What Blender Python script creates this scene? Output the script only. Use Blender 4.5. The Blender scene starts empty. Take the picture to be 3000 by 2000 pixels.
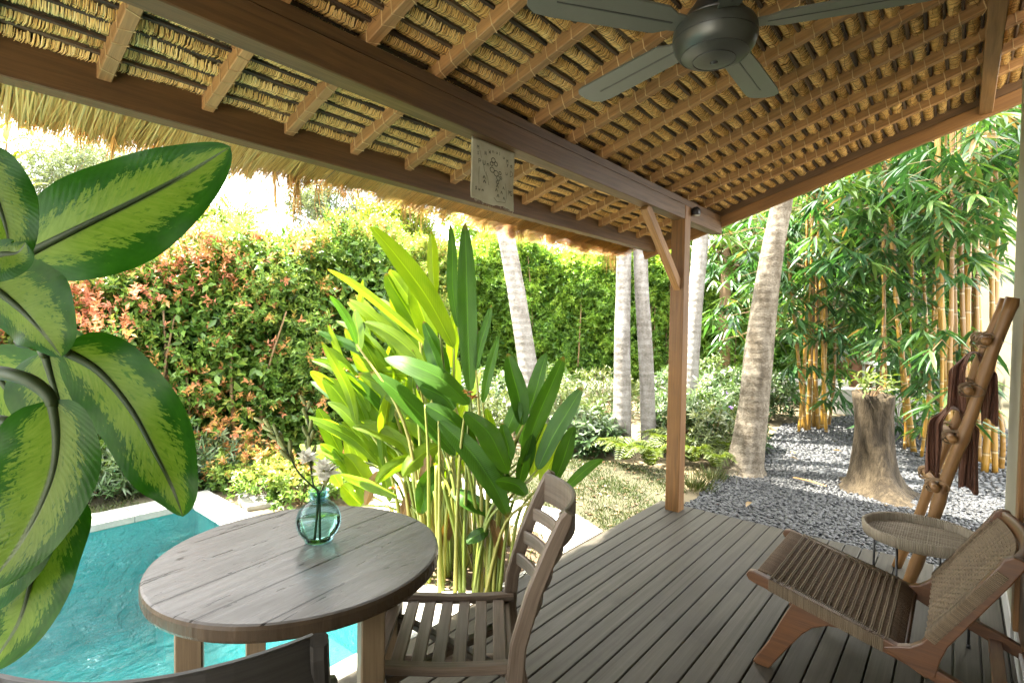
import bpy, bmesh, math, random
import numpy as np
from mathutils import Vector, Matrix
random.seed(7); RNG = np.random.default_rng(11)
SC = bpy.context.scene
COL = SC.collection
V = Vector
R_ = math.radians

# ------------------------------------------------------------------ camera
FPX = 1552.5
_yaw, _pit, _rol = 0.7014, -0.0279, 0.0153
CF = V((math.cos(_pit)*math.cos(_yaw), math.cos(_pit)*math.sin(_yaw), math.sin(_pit)))
_r0 = V((math.sin(_yaw), -math.cos(_yaw), 0)); _u0 = _r0.cross(CF)
CR = math.cos(_rol)*_r0 + math.sin(_rol)*_u0
CU = -math.sin(_rol)*_r0 + math.cos(_rol)*_u0
CO = V((0, 0, 1.5))
cam = bpy.data.cameras.new('camera'); cam.lens = FPX/3000*36; cam.sensor_width = 36
cam.clip_end = 500; cam.clip_start = .02
co = bpy.data.objects.new('camera', cam); COL.objects.link(co)
co.matrix_world = Matrix(((CR.x, CU.x, -CF.x, CO.x), (CR.y, CU.y, -CF.y, CO.y), (CR.z, CU.z, -CF.z, CO.z), (0, 0, 0, 1)))
SC.camera = co

def ray(u, v): return CF + CR*((u-1500)/FPX) - CU*((v-1000)/FPX)
def atD(u, v, d): return CO + ray(u, v)*d
def atZ(u, v, z):
    r = ray(u, v); return CO + r*((z-1.5)/r.z)
GZ = -.05
def G(u, v): return atZ(u, v, GZ)

# ------------------------------------------------------------------ objects
def tag(o, label=None, cat=None, group=None, kind=None):
    if label: o['label'] = label
    if cat: o['category'] = cat
    if group: o['group'] = group
    if kind: o['kind'] = kind
    return o
def thing(name, loc, label, cat, group=None, rz=0):
    o = bpy.data.objects.new(name, None); COL.objects.link(o)
    o.location = loc; o.rotation_euler = (0, 0, rz); o.empty_display_size = .1
    return tag(o, label, cat, group)
def link(name, me, mat, parent=None, local=False):
    o = bpy.data.objects.new(name, me); COL.objects.link(o)
    for m in (mat if isinstance(mat, (list, tuple)) else [mat]): me.materials.append(m)
    if parent:
        o.parent = parent
        if not local: o.matrix_parent_inverse = parent_inv(parent)
    return o
def parent_inv(p):
    m = Matrix.LocRotScale(p.location, p.rotation_euler, None)
    if p.parent: m = (p.parent.matrix_parent_inverse.inverted() if False else Matrix()) @ m
    return m.inverted()
def dup(root, loc, rz, label, group=None):
    r = root.copy(); COL.objects.link(r); r.location = loc; r.rotation_euler = (0, 0, rz); r['label'] = label
    if group: r['group'] = group
    for ch in list(root.children):
        c = ch.copy(); COL.objects.link(c); c.parent = r
        for g in ch.children:
            d = g.copy(); COL.objects.link(d); d.parent = c
    return r

class MB:
    def __init__(s): s.v = []; s.f = []; s.gc = []; s.var = []
    def add(s, vs, fs, gc=None, var=None):
        o = len(s.v); s.v += [tuple(p) for p in vs]; s.f += [tuple(i+o for i in f) for f in fs]
        s.gc += [tuple(g) for g in (gc if gc is not None else vs)]
        if var is None: var = random.random()
        s.var += [var]*len(vs) if not hasattr(var, '__len__') else list(var)
    def sweep(s, pts, w, h, up=(0, 0, 1), ch=.003, var=None):
        pts = [V(p) for p in pts]; n = len(pts); up = V(up)
        ws = w if hasattr(w, '__len__') else [w]*n; hs = h if hasattr(h, '__len__') else [h]*n
        off = V((random.uniform(0, 50), random.uniform(0, 50), random.uniform(0, 50)))
        vs, gc, L = [], [], 0
        for i, p in enumerate(pts):
            t = (pts[min(i+1, n-1)]-pts[max(i-1, 0)]).normalized()
            sd = t.cross(up)
            sd = sd.normalized() if sd.length > 1e-6 else V((1, 0, 0))
            u = sd.cross(t)
            if i: L += (p-pts[i-1]).length
            a, b = ws[i]/2, hs[i]/2; c = min(ch, a*.45, b*.45)
            for x, y in ((a-c, -b), (a, -b+c), (a, b-c), (a-c, b), (-a+c, b), (-a, b-c), (-a, -b+c), (-a+c, -b)):
                vs.append(p+sd*x+u*y); gc.append(V((L, x, y))+off)
        fs = []
        for i in range(n-1):
            for k in range(8):
                j = (k+1) % 8
                fs.append((i*8+k, i*8+j, i*8+8+j, i*8+8+k))
        fs.append(tuple(range(7, -1, -1))); fs.append(tuple((n-1)*8+k for k in range(8)))
        s.add(vs, fs, gc, var)
    def box(s, a, b, ch=.003, var=None):
        a, b = V(a), V(b); d = b-a; m = (a+b)/2
        k = max(range(3), key=lambda i: d[i])
        p, q = m.copy(), m.copy(); p[k] = a[k]; q[k] = b[k]
        if k == 2: s.sweep((p, q), d.y, d.x, (1, 0, 0), ch, var)
        elif k == 0: s.sweep((p, q), d.y, d.z, (0, 0, 1), ch, var)
        else: s.sweep((p, q), d.x, d.z, (0, 0, 1), ch, var)
    def tube(s, pts, r, seg=8, cap=True, var=None, closed=False):
        pts = [V(p) for p in pts]; n = len(pts)
        rs = r if hasattr(r, '__len__') else [r]*n
        off = V((random.uniform(0, 50), random.uniform(0, 50), 0))
        vs, gc, L, ref = [], [], 0, None
        for i, p in enumerate(pts):
            if closed: t = (pts[(i+1) % n]-pts[i-1]).normalized()
            else: t = (pts[min(i+1, n-1)]-pts[max(i-1, 0)]).normalized()
            if ref is None: ref = V((0, 0, 1)) if abs(t.z) < .9 else V((1, 0, 0))
            sd = (ref-t*ref.dot(t)).normalized(); ref = sd; u = t.cross(sd)
            if i: L += (p-pts[i-1]).length
            for k in range(seg):
                a = 2*math.pi*k/seg
                vs.append(p+sd*(math.cos(a)*rs[i])+u*(math.sin(a)*rs[i]))
                gc.append(V((L, math.cos(a)*rs[i], math.sin(a)*rs[i]))+off)
        fs = []
        for i in range(n if closed else n-1):
            j = (i+1) % n
            for k in range(seg):
                l = (k+1) % seg
                fs.append((i*seg+k, i*seg+l, j*seg+l, j*seg+k))
        if cap and not closed:
            fs.append(tuple(range(seg-1, -1, -1))); fs.append(tuple((n-1)*seg+k for k in range(seg)))
        s.add(vs, fs, gc, var)
    def lathe(s, prof, seg=32, c=(0, 0, 0), var=None):
        vs, fs = [], []; c = V(c)
        for r, z in prof:
            for k in range(seg):
                a = 2*math.pi*k/seg; vs.append(c+V((r*math.cos(a), r*math.sin(a), z)))
        for i in range(len(prof)-1):
            for k in range(seg):
                l = (k+1) % seg
                fs.append((i*seg+k, i*seg+l, i*seg+seg+l, i*seg+seg+k))
        if prof[0][0] > 1e-5: fs.append(tuple(range(seg-1, -1, -1)))
        if prof[-1][0] > 1e-5: fs.append(tuple((len(prof)-1)*seg+k for k in range(seg)))
        s.add(vs, fs, None, var)
    def prism(s, out, axis, a, b, var=None):
        # out: 2D outline; axis 0 -> (y,z) outline extruded along x; axis 2 -> (x,y) outline along z
        n = len(out); mk = (lambda p, t: V((t, p[0], p[1]))) if axis == 0 else (lambda p, t: V((p[0], p[1], t)))
        vs = [mk(p, a) for p in out]+[mk(p, b) for p in out]
        fs = [tuple(range(n)), tuple(range(2*n-1, n-1, -1))]+[(i, i+n, (i+1) % n+n, (i+1) % n) for i in range(n)]
        s.add(vs, fs, None, var)
    def build(s, name, mat, parent=None, smooth=False, local=False, bevel=0):
        me = bpy.data.meshes.new(name); me.from_pydata(s.v, [], s.f)
        bm = bmesh.new(); bm.from_mesh(me); bmesh.ops.recalc_face_normals(bm, faces=bm.faces[:]); bm.to_mesh(me); bm.free()
        at = me.attributes.new('gc', 'FLOAT_VECTOR', 'POINT'); at.data.foreach_set('vector', np.array(s.gc, 'f').ravel())
        at = me.attributes.new('var', 'FLOAT', 'POINT'); at.data.foreach_set('value', np.array(s.var, 'f'))
        if smooth: me.polygons.foreach_set('use_smooth', [True]*len(me.polygons))
        me.update()
        o = link(name, me, mat, parent, local)
        if bevel:
            m = o.modifiers.new('bevel', 'BEVEL'); m.width = bevel; m.segments = 2; m.limit_method = 'ANGLE'; m.angle_limit = R_(40)
        return o

def npmesh(name, verts, faces, var=None, lc=None, smooth=False):
    verts = np.asarray(verts, 'f').reshape(-1, 3); faces = np.asarray(faces, 'i'); k = faces.shape[1]
    me = bpy.data.meshes.new(name); me.vertices.add(len(verts)); me.vertices.foreach_set('co', verts.ravel())
    me.loops.add(faces.size); me.loops.foreach_set('vertex_index', faces.ravel())
    me.polygons.add(len(faces)); me.polygons.foreach_set('loop_start', np.arange(0, faces.size, k, dtype='i'))
    try: me.polygons.foreach_set('loop_total', np.full(len(faces), k, 'i'))
    except Exception: pass
    if smooth: me.polygons.foreach_set('use_smooth', np.ones(len(faces), bool))
    me.update(calc_edges=True); me.validate()
    if var is not None:
        at = me.attributes.new('var', 'FLOAT', 'POINT'); at.data.foreach_set('value', np.asarray(var, 'f'))
    if lc is not None:
        at = me.attributes.new('lc', 'FLOAT_VECTOR', 'POINT'); at.data.foreach_set('vector', np.asarray(lc, 'f').ravel())
    return me
def nrm(a): return a/np.maximum(np.linalg.norm(a, axis=-1, keepdims=True), 1e-9)
# leaf templates: x across, y along, z up (normal)
T_DIA = (np.array([(0, 0, 0), (.5, .42, .12), (0, 1, -.05), (-.5, .42, .12)]), [(0, 1, 2), (0, 2, 3)])
T_LONG = (np.array([(0, 0, 0), (.42, .25, .06), (0, .3, 0), (-.42, .25, .06), (.4, .62, .0), (0, .65, -.06), (-.4, .62, .0), (0, 1, -.22)]),
          [(0, 1, 2), (0, 2, 3), (2, 1, 4), (2, 4, 5), (3, 2, 5), (3, 5, 6), (5, 4, 7), (6, 5, 7)])
def leaves_mesh(name, pos, dirs, nor, ln, wd, var, T=T_DIA, smooth=False):
    pos = np.asarray(pos); y = nrm(np.asarray(dirs)); z = np.asarray(nor); z = nrm(z-y*(z*y).sum(1, keepdims=True)); x = np.cross(y, z)
    t, f = T; n = len(pos); k = len(t); ln = np.broadcast_to(ln, (n,)); wd = np.broadcast_to(wd, (n,))
    vs = pos[:, None]+x[:, None]*(t[None, :, 0:1]*wd[:, None, None])+y[:, None]*(t[None, :, 1:2]*ln[:, None, None])+z[:, None]*(t[None, :, 2:3]*np.minimum(ln, wd*3)[:, None, None])
    fs = np.asarray(f)[None]+(np.arange(n)*k)[:, None, None]
    return npmesh(name, vs.reshape(-1, 3), fs.reshape(-1, 3), np.repeat(var, k), smooth=smooth)

# ------------------------------------------------------------------ materials
class NT:
    def __init__(s, name):
        s.m = bpy.data.materials.new(name); s.m.use_nodes = True; s.t = s.m.node_tree; s.t.nodes.clear()
    def n(s, typ, ins=None, **kw):
        nd = s.t.nodes.new('ShaderNode'+typ)
        for k, v in kw.items(): setattr(nd, k, v)
        for k, v in (ins or {}).items():
            sk = nd.inputs[k]
            if hasattr(v, 'is_linked') or isinstance(v, bpy.types.NodeSocket): s.t.links.new(v, sk)
            elif isinstance(v, tuple) and len(v) == 3 and sk.type == 'RGBA': sk.default_value = v+(1,)
            else: sk.default_value = v
        return nd
    def attr(s, name, out='Fac'): return s.n('Attribute', attribute_name=name).outputs[out]
    def ramp(s, fac, stops, interp='LINEAR'):
        nd = s.n('ValToRGB', {'Fac': fac}); nd.color_ramp.interpolation = interp; e = nd.color_ramp.elements
        while len(e) < len(stops): e.new(.5)
        for i, (p, c) in enumerate(stops):
            e[i].position = p; e[i].color = (c if isinstance(c, tuple) else (c, c, c))+(1,)
        return nd.outputs['Color']
    def noise(s, vec, scale, detail=4, rough=.55, dist=0):
        return s.n('TexNoise', {'Vector': vec, 'Scale': scale, 'Detail': detail, 'Roughness': rough, 'Distortion': dist}).outputs['Fac']
    def mul(s, vec, k): return s.n('VectorMath', {0: vec, 1: k}, operation='MULTIPLY').outputs[0]
    def math(s, op, a, b=0., c=0.): return s.n('Math', {0: a, 1: b, 2: c}, operation=op).outputs[0]
    def mix(s, f, a, b, mode='MIX'):
        nd = s.n('Mix', data_type='RGBA', blend_type=mode)
        for k, v in ((0, f), (6, a), (7, b)):
            sk = nd.inputs[k]
            if isinstance(v, bpy.types.NodeSocket): s.t.links.new(v, sk)
            elif isinstance(v, tuple): sk.default_value = v+(1,)
            else: sk.default_value = v
        return nd.outputs[2]
    def bump(s, h, d=.01, st=.5): return s.n('Bump', {'Height': h, 'Distance': d, 'Strength': st}).outputs[0]
    def out(s, sh, vol=None):
        o = s.n('OutputMaterial'); s.t.links.new(sh, o.inputs['Surface'])
        if vol is not None: s.t.links.new(vol, o.inputs['Volume'])
        return s.m
    def bsdf(s, col, rough=.6, bump=None, spec=.5, **kw):
        ins = {'Base Color': col, 'Roughness': rough, 'Specular IOR Level': spec}
        if bump is not None: ins['Normal'] = bump
        ins.update(kw)
        return s.n('BsdfPrincipled', ins).outputs[0]

def m_wood(name, dark, light, rough=.55, along=2.2, across=45, spec=.4, var=.35, weather=None):
    t = NT(name); gc = t.attr('gc', 'Vector'); v = t.attr('var')
    g1 = t.noise(t.mul(gc, (along, across, across)), 1, 5, .6, .6)
    g2 = t.noise(t.mul(gc, (along*3, across*4, across*4)), 1, 3, .6)
    f = t.math('ADD', t.math('MULTIPLY', g1, .75), t.math('MULTIPLY', g2, .25))
    c = t.ramp(f, [(.3, dark), (.7, light)])
    bl = t.noise(t.mul(gc, (1.3, 3, 3)), 1.5, 3)
    k = t.math('ADD', t.math('MULTIPLY', bl, .5), t.math('MULTIPLY', v, var))
    c = t.mix(1., c, t.ramp(k, [(.1, .72), (.6, 1.15)]), 'MULTIPLY')
    if weather: P = t.n('TexCoord').outputs['Object']; c = t.mix(t.ramp(t.noise(P, 1.6, 6, .65), [(.40, 0.), (.66, .75)]), c, weather); c = t.mix(t.ramp(t.noise(P, 4.5, 6, .7), [(.55, 0.), (.75, .5)]), c, tuple(k*.45 for k in weather))
    b = t.bump(f, .002, .6)
    return t.out(t.bsdf(c, t.ramp(f, [(.2, rough+.12), (.8, rough-.08)]), b, spec))
def m_leaf(name, stops, trans=.35, rough=.45, spec=.5, tint=(1.25, 1.25, .6)):
    t = NT(name); v = t.attr('var'); c = t.ramp(v, stops)
    tc = t.mix(1., c, tint, 'MULTIPLY')
    p = t.bsdf(c, rough, None, spec); tr = t.n('BsdfTranslucent', {'Color': tc}).outputs[0]
    return t.out(t.n('MixShader', {0: trans, 1: p, 2: tr}).outputs[0])
def m_plain(name, col, rough=.6, scale=6, amt=.25, bump=.0, metal=0., spec=.5, fine=60):
    t = NT(name); P = t.n('TexCoord').outputs['Object']
    n = t.noise(P, scale, 6, .6); n2 = t.noise(P, fine, 3, .6)
    f = t.math('ADD', t.math('MULTIPLY', n, .65), t.math('MULTIPLY', n2, .35))
    lo = tuple(x*(1-amt) for x in col); hi = tuple(min(x*(1+amt), 1) for x in col)
    c = t.ramp(f, [(.3, lo), (.7, hi)])
    return t.out(t.bsdf(c, rough, t.bump(f, bump, .5) if bump else None, spec, Metallic=metal))
def m_varcol(name, stops, rough=.7, spec=.3, bump=None):
    t = NT(name); c = t.ramp(t.attr('var'), stops)
    return t.out(t.bsdf(c, rough, None, spec))

M = {}
M['beam'] = m_wood('beam_wood', (0.0442, 0.0221, 0.00765), (0.1148, 0.0595, 0.0204), .5)
M['rafter'] = m_wood('rafter_wood', (0.136, 0.0656, 0.0192), (0.32, 0.172, 0.06), .6, 3, 60)
M['post'] = m_wood('post_wood', (0.09346, 0.04189, 0.009724), (0.2094, 0.09874, 0.02543), .5)
M['deck'] = m_wood('deck_wood', (0.02918, 0.02568, 0.01867), (0.05689, 0.05106, 0.0394), .55, 1.2, 40, .2, .5, (0.03793, 0.03356, 0.02772))
M['chair'] = m_wood('chair_wood', (0.06238, 0.04224, 0.02783), (0.1344, 0.1008, 0.07439), .5, 3, 70)
M['shaded_chair'] = m_wood('shaded_chair_wood', (.010, .009, .008), (.028, .025, .022), .5, 3, 70)  # chair wood darkened, the foreground chair's shade put into the colour
M['teak'] = m_wood('teak', (0.05173, 0.01911, 0.005574), (0.1114, 0.04695, 0.01433), .38, 3, 60, .5)
M['tleg'] = m_wood('table_leg_wood', (0.1088, 0.07072, 0.03808), (0.1958, 0.1414, 0.0816), .5, 3, 60)
M['cord'] = m_varcol('woven_cord', [(0, (0.07956, 0.05618, 0.03277)), (1, (0.1545, 0.1147, 0.07023))], .75)
M['cord_dark'] = m_varcol('woven_cord_dark', [(0, (0.07153, 0.04682, 0.02861)), (1, (0.1236, 0.08453, 0.05202))], .75)
M['rattan'] = m_varcol('rattan', [(0, (0.16, 0.132, 0.092)), (1, (0.288, 0.248, 0.184))], .6)
M['straw'] = m_leaf('straw', [(0, (.36, .18, .045)), (.25, (.62, .36, .10)), (.7, (.82, .55, .19)), (1, (.88, .66, .31))], .02, .65, .3, (1., .95, .8))
M['straw_dark'] = m_varcol('gap_shade_stick', [(0, (.035, .022, .014)), (1, (.09, .055, .03))], .8)  # dark sticks, darkened further to paint the gap shade between straw rows
M['lash'] = m_varcol('rattan_lashing', [(0, (.36, .24, .11)), (1, (.55, .4, .2))], .6)
M['thatchback'] = m_plain('thatch_back', (.10, .06, .025), .9, 20, .5)
M['thatchtop'] = m_plain('thatch_top', (.32, .25, .15), .9, 20, .4)
M['fan'] = m_plain('fan_metal', (0.04451, 0.04712, 0.04084), .38, 4, .08, 0, .35)
M['fanblade'] = m_plain('fan_blade', (0.06426, 0.06732, 0.05631), .42, 4, .1)
M['black'] = m_plain('black_metal', (.012, .012, .013), .4, 8, .2)
M['coping'] = m_plain('coping_stone', (0.2276, 0.2334, 0.2106), .7, 5, .22, .003)
M['paving'] = m_plain('pale_paving', (0.495, 0.48, 0.435), .75, 4, .16, .004)
M['concrete'] = m_plain('concrete', (0.264, 0.258, 0.228), .8, 3, .2, .003)
M['wall'] = m_plain('cream_wall', (0.2529, 0.2352, 0.172), .75, 2, .08)
M['dull_wall'] = m_plain('dull_cream_wall', (.17, .155, .105), .85, 2, .2)  # cream, duller and darker than the house wall
M['wallbase'] = m_plain('white_plinth', (0.42, 0.413, 0.399), .6, 4, .1)
M['soil'] = m_plain('soil', (.10, .068, .04), .95, 12, .5, .03)
M['ground'] = m_plain('garden_ground', (0.119, 0.0945, 0.0525), .95, 3, .45, .02)
M['lawnsheet'] = m_plain('lawn_ground', (0.03825, 0.03672, 0.0153), .95, 6, .5, .015)
M['gravelbed'] = m_plain('gravel_bed', (.045, .05, .055), .9, 30, .5, .02)
M['terracotta'] = m_plain('terracotta', (0.168, 0.072, 0.036), .7, 4, .2)
M['towel'] = m_plain('brown_towel', (.10, .043, .024), .95, 9, .4, .004, fine=220)
M['white'] = m_plain('white_fabric', (0.6, 0.592, 0.576), .7, 6, .08)
M['stone'] = m_varcol('pebble_stone', [(0, (0.01075, 0.01211, 0.01427)), (.6, (0.02638, 0.02834, 0.03126)), (.9, (0.04495, 0.0469, 0.04983)), (1, (0.07426, 0.07426, 0.07426))], .5, .5)
M['stem'] = m_varcol('green_stem', [(0, (0.12, 0.165, 0.0225)), (.6, (0.225, 0.27, 0.0375)), (1, (0.315, 0.27, 0.0675))], .45, .5)
M['twig'] = m_varcol('twig', [(0, (.12, .08, .045)), (1, (.26, .17, .09))], .8)

def m_table():
    t = NT('whitewashed_tabletop'); P = t.n('TexCoord').outputs['Object']
    ro = t.n('VectorRotate', {'Vector': P, 'Angle': R_(-8)}, rotation_type='Z_AXIS').outputs[0]
    pl = t.mul(ro, (0, 6.2, 0))
    g = t.noise(t.mul(ro, (3, 40, 3)), 1, 5, .6, .4); g2 = t.noise(t.mul(ro, (9, 160, 9)), 1, 3, .6)
    f = t.math('ADD', t.math('MULTIPLY', g, .7), t.math('MULTIPLY', g2, .3))
    c = t.ramp(f, [(.3, (.085, .077, .072)), (.62, (.15, .142, .138))])
    sep = t.n('SeparateXYZ', {0: pl}).outputs[1]
    fr = t.math('FRACT', sep); seam = t.math('LESS_THAN', t.math('ABSOLUTE', t.math('SUBTRACT', fr, .5)), .024)
    brk = t.math('GREATER_THAN', t.noise(t.mul(ro, (2.2, 9, 1)), 1, 2), .44)
    seam = t.math('MULTIPLY', seam, brk)
    kn = t.math('GREATER_THAN', t.noise(t.mul(ro, (7, 34, 7)), 1, 3, .6, .6), .665)
    w = t.math('MAXIMUM', t.math('MAXIMUM', seam, kn), t.math('GREATER_THAN', t.noise(t.mul(ro, (4.5, 75, 5)), 1, 2, .5), .74))
    c = t.mix(t.math('MULTIPLY', w, .92), c, (.012, .009, .007))
    sx = t.n('SeparateXYZ', {0: t.n('NewGeometry').outputs['Normal']}).outputs[2]
    c = t.mix(t.math('GREATER_THAN', sx, .5), t.ramp(f, [(.3, (.035, .024, .015)), (.7, (.085, .062, .042))]), c)
    return t.out(t.bsdf(c, t.ramp(f, [(.3, .34), (.7, .22)]), t.bump(t.math('SUBTRACT', f, w), .0015, .7), .09))
M['table'] = m_table()

def m_dumb():
    t = NT('variegated_leaf'); lc = t.attr('lc', 'Vector'); x = t.n('SeparateXYZ', {0: lc})
    s, a, rid = x.outputs[0], x.outputs[1], x.outputs[2]
    q = t.n('CombineXYZ', {0: t.math('MULTIPLY', t.math('SUBTRACT', s, t.math('MULTIPLY', a, .22)), 55.), 1: t.math('MULTIPLY', a, 4.5), 2: rid}).outputs[0]
    n1 = t.noise(q, 1, 4, .65, .3)
    q2 = t.n('CombineXYZ', {0: t.math('MULTIPLY', t.math('SUBTRACT', s, t.math('MULTIPLY', a, .22)), 20.), 1: t.math('MULTIPLY', a, 9.), 2: rid}).outputs[0]
    n2 = t.noise(q2, 1, 3, .6)
    # pale centre with a feathered edge, narrowing at base and tip
    lim = t.ramp(s, [(0, .22), (.12, .58), (.7, .62), (.93, .38), (1, .1)])
    e = t.math('SUBTRACT', t.math('ADD', lim, t.math('MULTIPLY', t.math('SUBTRACT', n1, .5), 1.25)), a)
    pale = t.ramp(e, [(.46, 0.), (.56, 1.)]); pale = t.n('RGBToBW', {0: pale}).outputs[0]
    e2 = t.math('ADD', t.math('MULTIPLY', t.math('SUBTRACT', lim, a), 1.0), 0.0)
    big = t.noise(t.n('CombineXYZ', {0: t.math('MULTIPLY', s, 7.), 1: t.math('MULTIPLY', a, 3.), 2: rid}).outputs[0], 1, 3, .6)
    e3 = t.math('ADD', e2, t.math('ADD', t.math('MULTIPLY', t.math('SUBTRACT', n1, .5), .95), t.math('ADD', t.math('MULTIPLY', t.math('SUBTRACT', n2, .5), .6), t.math('MULTIPLY', t.math('SUBTRACT', big, .5), .3))))
    pale = t.ramp(e3, [(0., 0.), (.05, .75), (.18, .92), (.32, 1.)])
    spots = t.ramp(n2, [(.58, 0.), (.66, 1.)])
    pale = t.math('MULTIPLY', pale, t.math('SUBTRACT', 1., t.math('MULTIPLY', spots, t.ramp(a, [(.1, .25), (.45, .95)]))))
    vein = t.n('TexWave', {'Vector': t.n('CombineXYZ', {0: t.math('SUBTRACT', s, t.math('MULTIPLY', a, .22))}).outputs[0], 'Scale': 9., 'Distortion': .8, 'Detail': 2.}, bands_direction='X').outputs['Fac']
    pc = t.mix(t.ramp(n1, [(.3, 0.), (.7, 1.)]), (.10, .175, .015), (.145, .215, .034))
    dkc = t.mix(t.ramp(big, [(.3, 0.), (.7, 1.)]), (.010, .058, .003), (.024, .095, .007))
    c = t.mix(pale, dkc, pc)
    mid = t.ramp(a, [(.045, 1.), (.075, 0.)])
    c = t.mix(mid, c, (.035, .062, .014))
    p = t.bsdf(c, .32, t.bump(vein, .0006, .22), .2)
    tr = t.n('BsdfTranslucent', {'Color': t.mix(1., c, (1.5, 1.7, .8), 'MULTIPLY')}).outputs[0]
    return t.out(t.n('MixShader', {0: t.mix(mid, (.55, .55, .55), (.05, .05, .05)), 1: p, 2: tr}).outputs[0])
M['dumb'] = m_dumb()
M['dumbstem'] = m_plain('cane_stalk', (.018, .034, .008), .55, 8, .3, spec=.25)

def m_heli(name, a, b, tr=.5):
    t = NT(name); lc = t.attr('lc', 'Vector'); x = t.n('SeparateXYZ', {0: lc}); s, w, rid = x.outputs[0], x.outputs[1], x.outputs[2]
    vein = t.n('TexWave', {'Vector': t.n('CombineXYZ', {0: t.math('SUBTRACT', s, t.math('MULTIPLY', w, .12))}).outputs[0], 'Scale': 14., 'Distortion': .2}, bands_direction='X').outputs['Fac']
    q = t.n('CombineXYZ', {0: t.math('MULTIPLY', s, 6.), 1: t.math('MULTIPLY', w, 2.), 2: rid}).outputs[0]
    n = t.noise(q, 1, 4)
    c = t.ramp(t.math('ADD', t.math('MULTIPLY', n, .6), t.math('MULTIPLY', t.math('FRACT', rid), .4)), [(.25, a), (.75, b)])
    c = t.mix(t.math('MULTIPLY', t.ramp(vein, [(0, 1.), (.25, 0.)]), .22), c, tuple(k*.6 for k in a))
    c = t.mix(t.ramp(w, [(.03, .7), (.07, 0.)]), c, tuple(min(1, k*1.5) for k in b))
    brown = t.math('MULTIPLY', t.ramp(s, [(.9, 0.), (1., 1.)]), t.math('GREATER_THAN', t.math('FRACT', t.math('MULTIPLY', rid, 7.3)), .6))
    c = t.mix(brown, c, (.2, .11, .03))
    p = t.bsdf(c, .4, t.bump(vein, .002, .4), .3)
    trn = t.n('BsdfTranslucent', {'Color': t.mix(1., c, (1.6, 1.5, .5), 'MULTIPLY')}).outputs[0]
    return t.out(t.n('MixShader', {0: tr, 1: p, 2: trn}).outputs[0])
M['heli_y'] = m_heli('heliconia_backlit', (0.07929, 0.1628, 0.008347), (0.167, 0.2504, 0.01502), .6)  # yellow of sun shining through the leaves, put into their colour
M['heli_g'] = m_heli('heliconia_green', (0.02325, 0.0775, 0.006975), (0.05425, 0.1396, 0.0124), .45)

def m_bark(name, a, b, ring=0):
    t = NT(name); P = t.n('TexCoord').outputs['Object']
    n = t.noise(t.mul(P, (6, 6, 2.2)), 1.5, 6, .65); n2 = t.noise(t.mul(P, (30, 30, 60 if ring else 8)), 1, 4, .6, .5)
    f = t.math('ADD', t.math('MULTIPLY', n, .6), t.math('MULTIPLY', n2, .4))
    c = t.ramp(f, [(.32, tuple(x*.55 for x in a)), (.45, a), (.62, b)])
    lich = t.ramp(t.noise(P, 3.2, 5, .7), [(.55, 0.), (.66, 1.)])
    c = t.mix(t.math('MULTIPLY', lich, .6), c, tuple(min(.75, x*1.35) for x in b))
    rg = t.n('SeparateXYZ', {0: P}).outputs[2]
    w = t.n('TexWave', {'Vector': t.n('CombineXYZ', {0: rg}).outputs[0], 'Scale': 3.5, 'Distortion': 3., 'Detail': 3.}, bands_direction='X').outputs['Fac']
    h = t.math('ADD', f, t.math('MULTIPLY', w, .25 if ring else 0.))
    return t.out(t.bsdf(c, .85, t.bump(h, .02 if ring else .05, .8), .2))
M['bark_white'] = m_bark('pale_bark', (0.1594, 0.1461, 0.1284), (0.248, 0.2391, 0.2258), 1)
M['bark_tan'] = m_bark('tan_bark', (0.085, 0.0697, 0.0493), (0.187, 0.1658, 0.1318), 1)
M['bark_stump'] = m_bark('stump_bark', (0.02135, 0.01565, 0.008539), (0.05407, 0.04124, 0.02418), 0)

def m_bamboo(name, a, b):
    t = NT(name); gc = t.attr('gc', 'Vector'); v = t.attr('var')
    n = t.noise(t.mul(gc, (2, 60, 60)), 1, 4)
    l = t.n('SeparateXYZ', {0: gc}).outputs[0]
    fr = t.math('FRACT', t.math('MULTIPLY', l, 3.6))
    c = t.ramp(t.math('ADD', t.math('MULTIPLY', n, .5), t.math('MULTIPLY', v, .5)), [(.2, a), (.8, b)])
    band = t.math('LESS_THAN', fr, .035); band2 = t.math('GREATER_THAN', fr, .93)
    c = t.mix(t.math('MULTIPLY', band, .75), c, (.05, .035, .015)); c = t.mix(t.math('MULTIPLY', band2, .35), c, (.5, .45, .3))
    return t.out(t.bsdf(c, .38, t.bump(band, .004, .8), .5))
M['bamboo'] = m_bamboo('yellow_bamboo', (0.117, 0.0585, 0.0072), (0.297, 0.1665, 0.0198))
M['bamboo_pole'] = m_wood('dry_bamboo', (0.132, 0.063, 0.0192), (0.252, 0.132, 0.045), .45, 3, 40)
M['bleaf'] = m_leaf('bamboo_leaf', [(0, (0.01449, 0.05434, 0.01594)), (.5, (0.04347, 0.1159, 0.02898)), (.9, (0.1232, 0.2029, 0.03623)), (.96, (0.2174, 0.1449, 0.05072)), (1, (0.2608, 0.1594, 0.06521))], .4, .38, .6)
M['hedge_red'] = m_leaf('hedge_leaf', [(0, (0.044, 0.11, 0.0154)), (.3, (0.121, 0.22, 0.0308)), (.52, (0.242, 0.33, 0.0495)), (.64, (0.396, 0.33, 0.066)), (.76, (0.572, 0.264, 0.0935)), (1, (0.66, 0.264, 0.176))], .42, .42, .5, (0.85, 0.85, 0.77))
M['hedge_green'] = m_leaf('green_hedge_leaf', [(0, (0.04453, 0.1224, 0.02003)), (.4, (0.1781, 0.3117, 0.03897)), (.8, (0.3785, 0.4898, 0.0668)), (1, (0.512, 0.512, 0.1113))], .45, .42)
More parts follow.
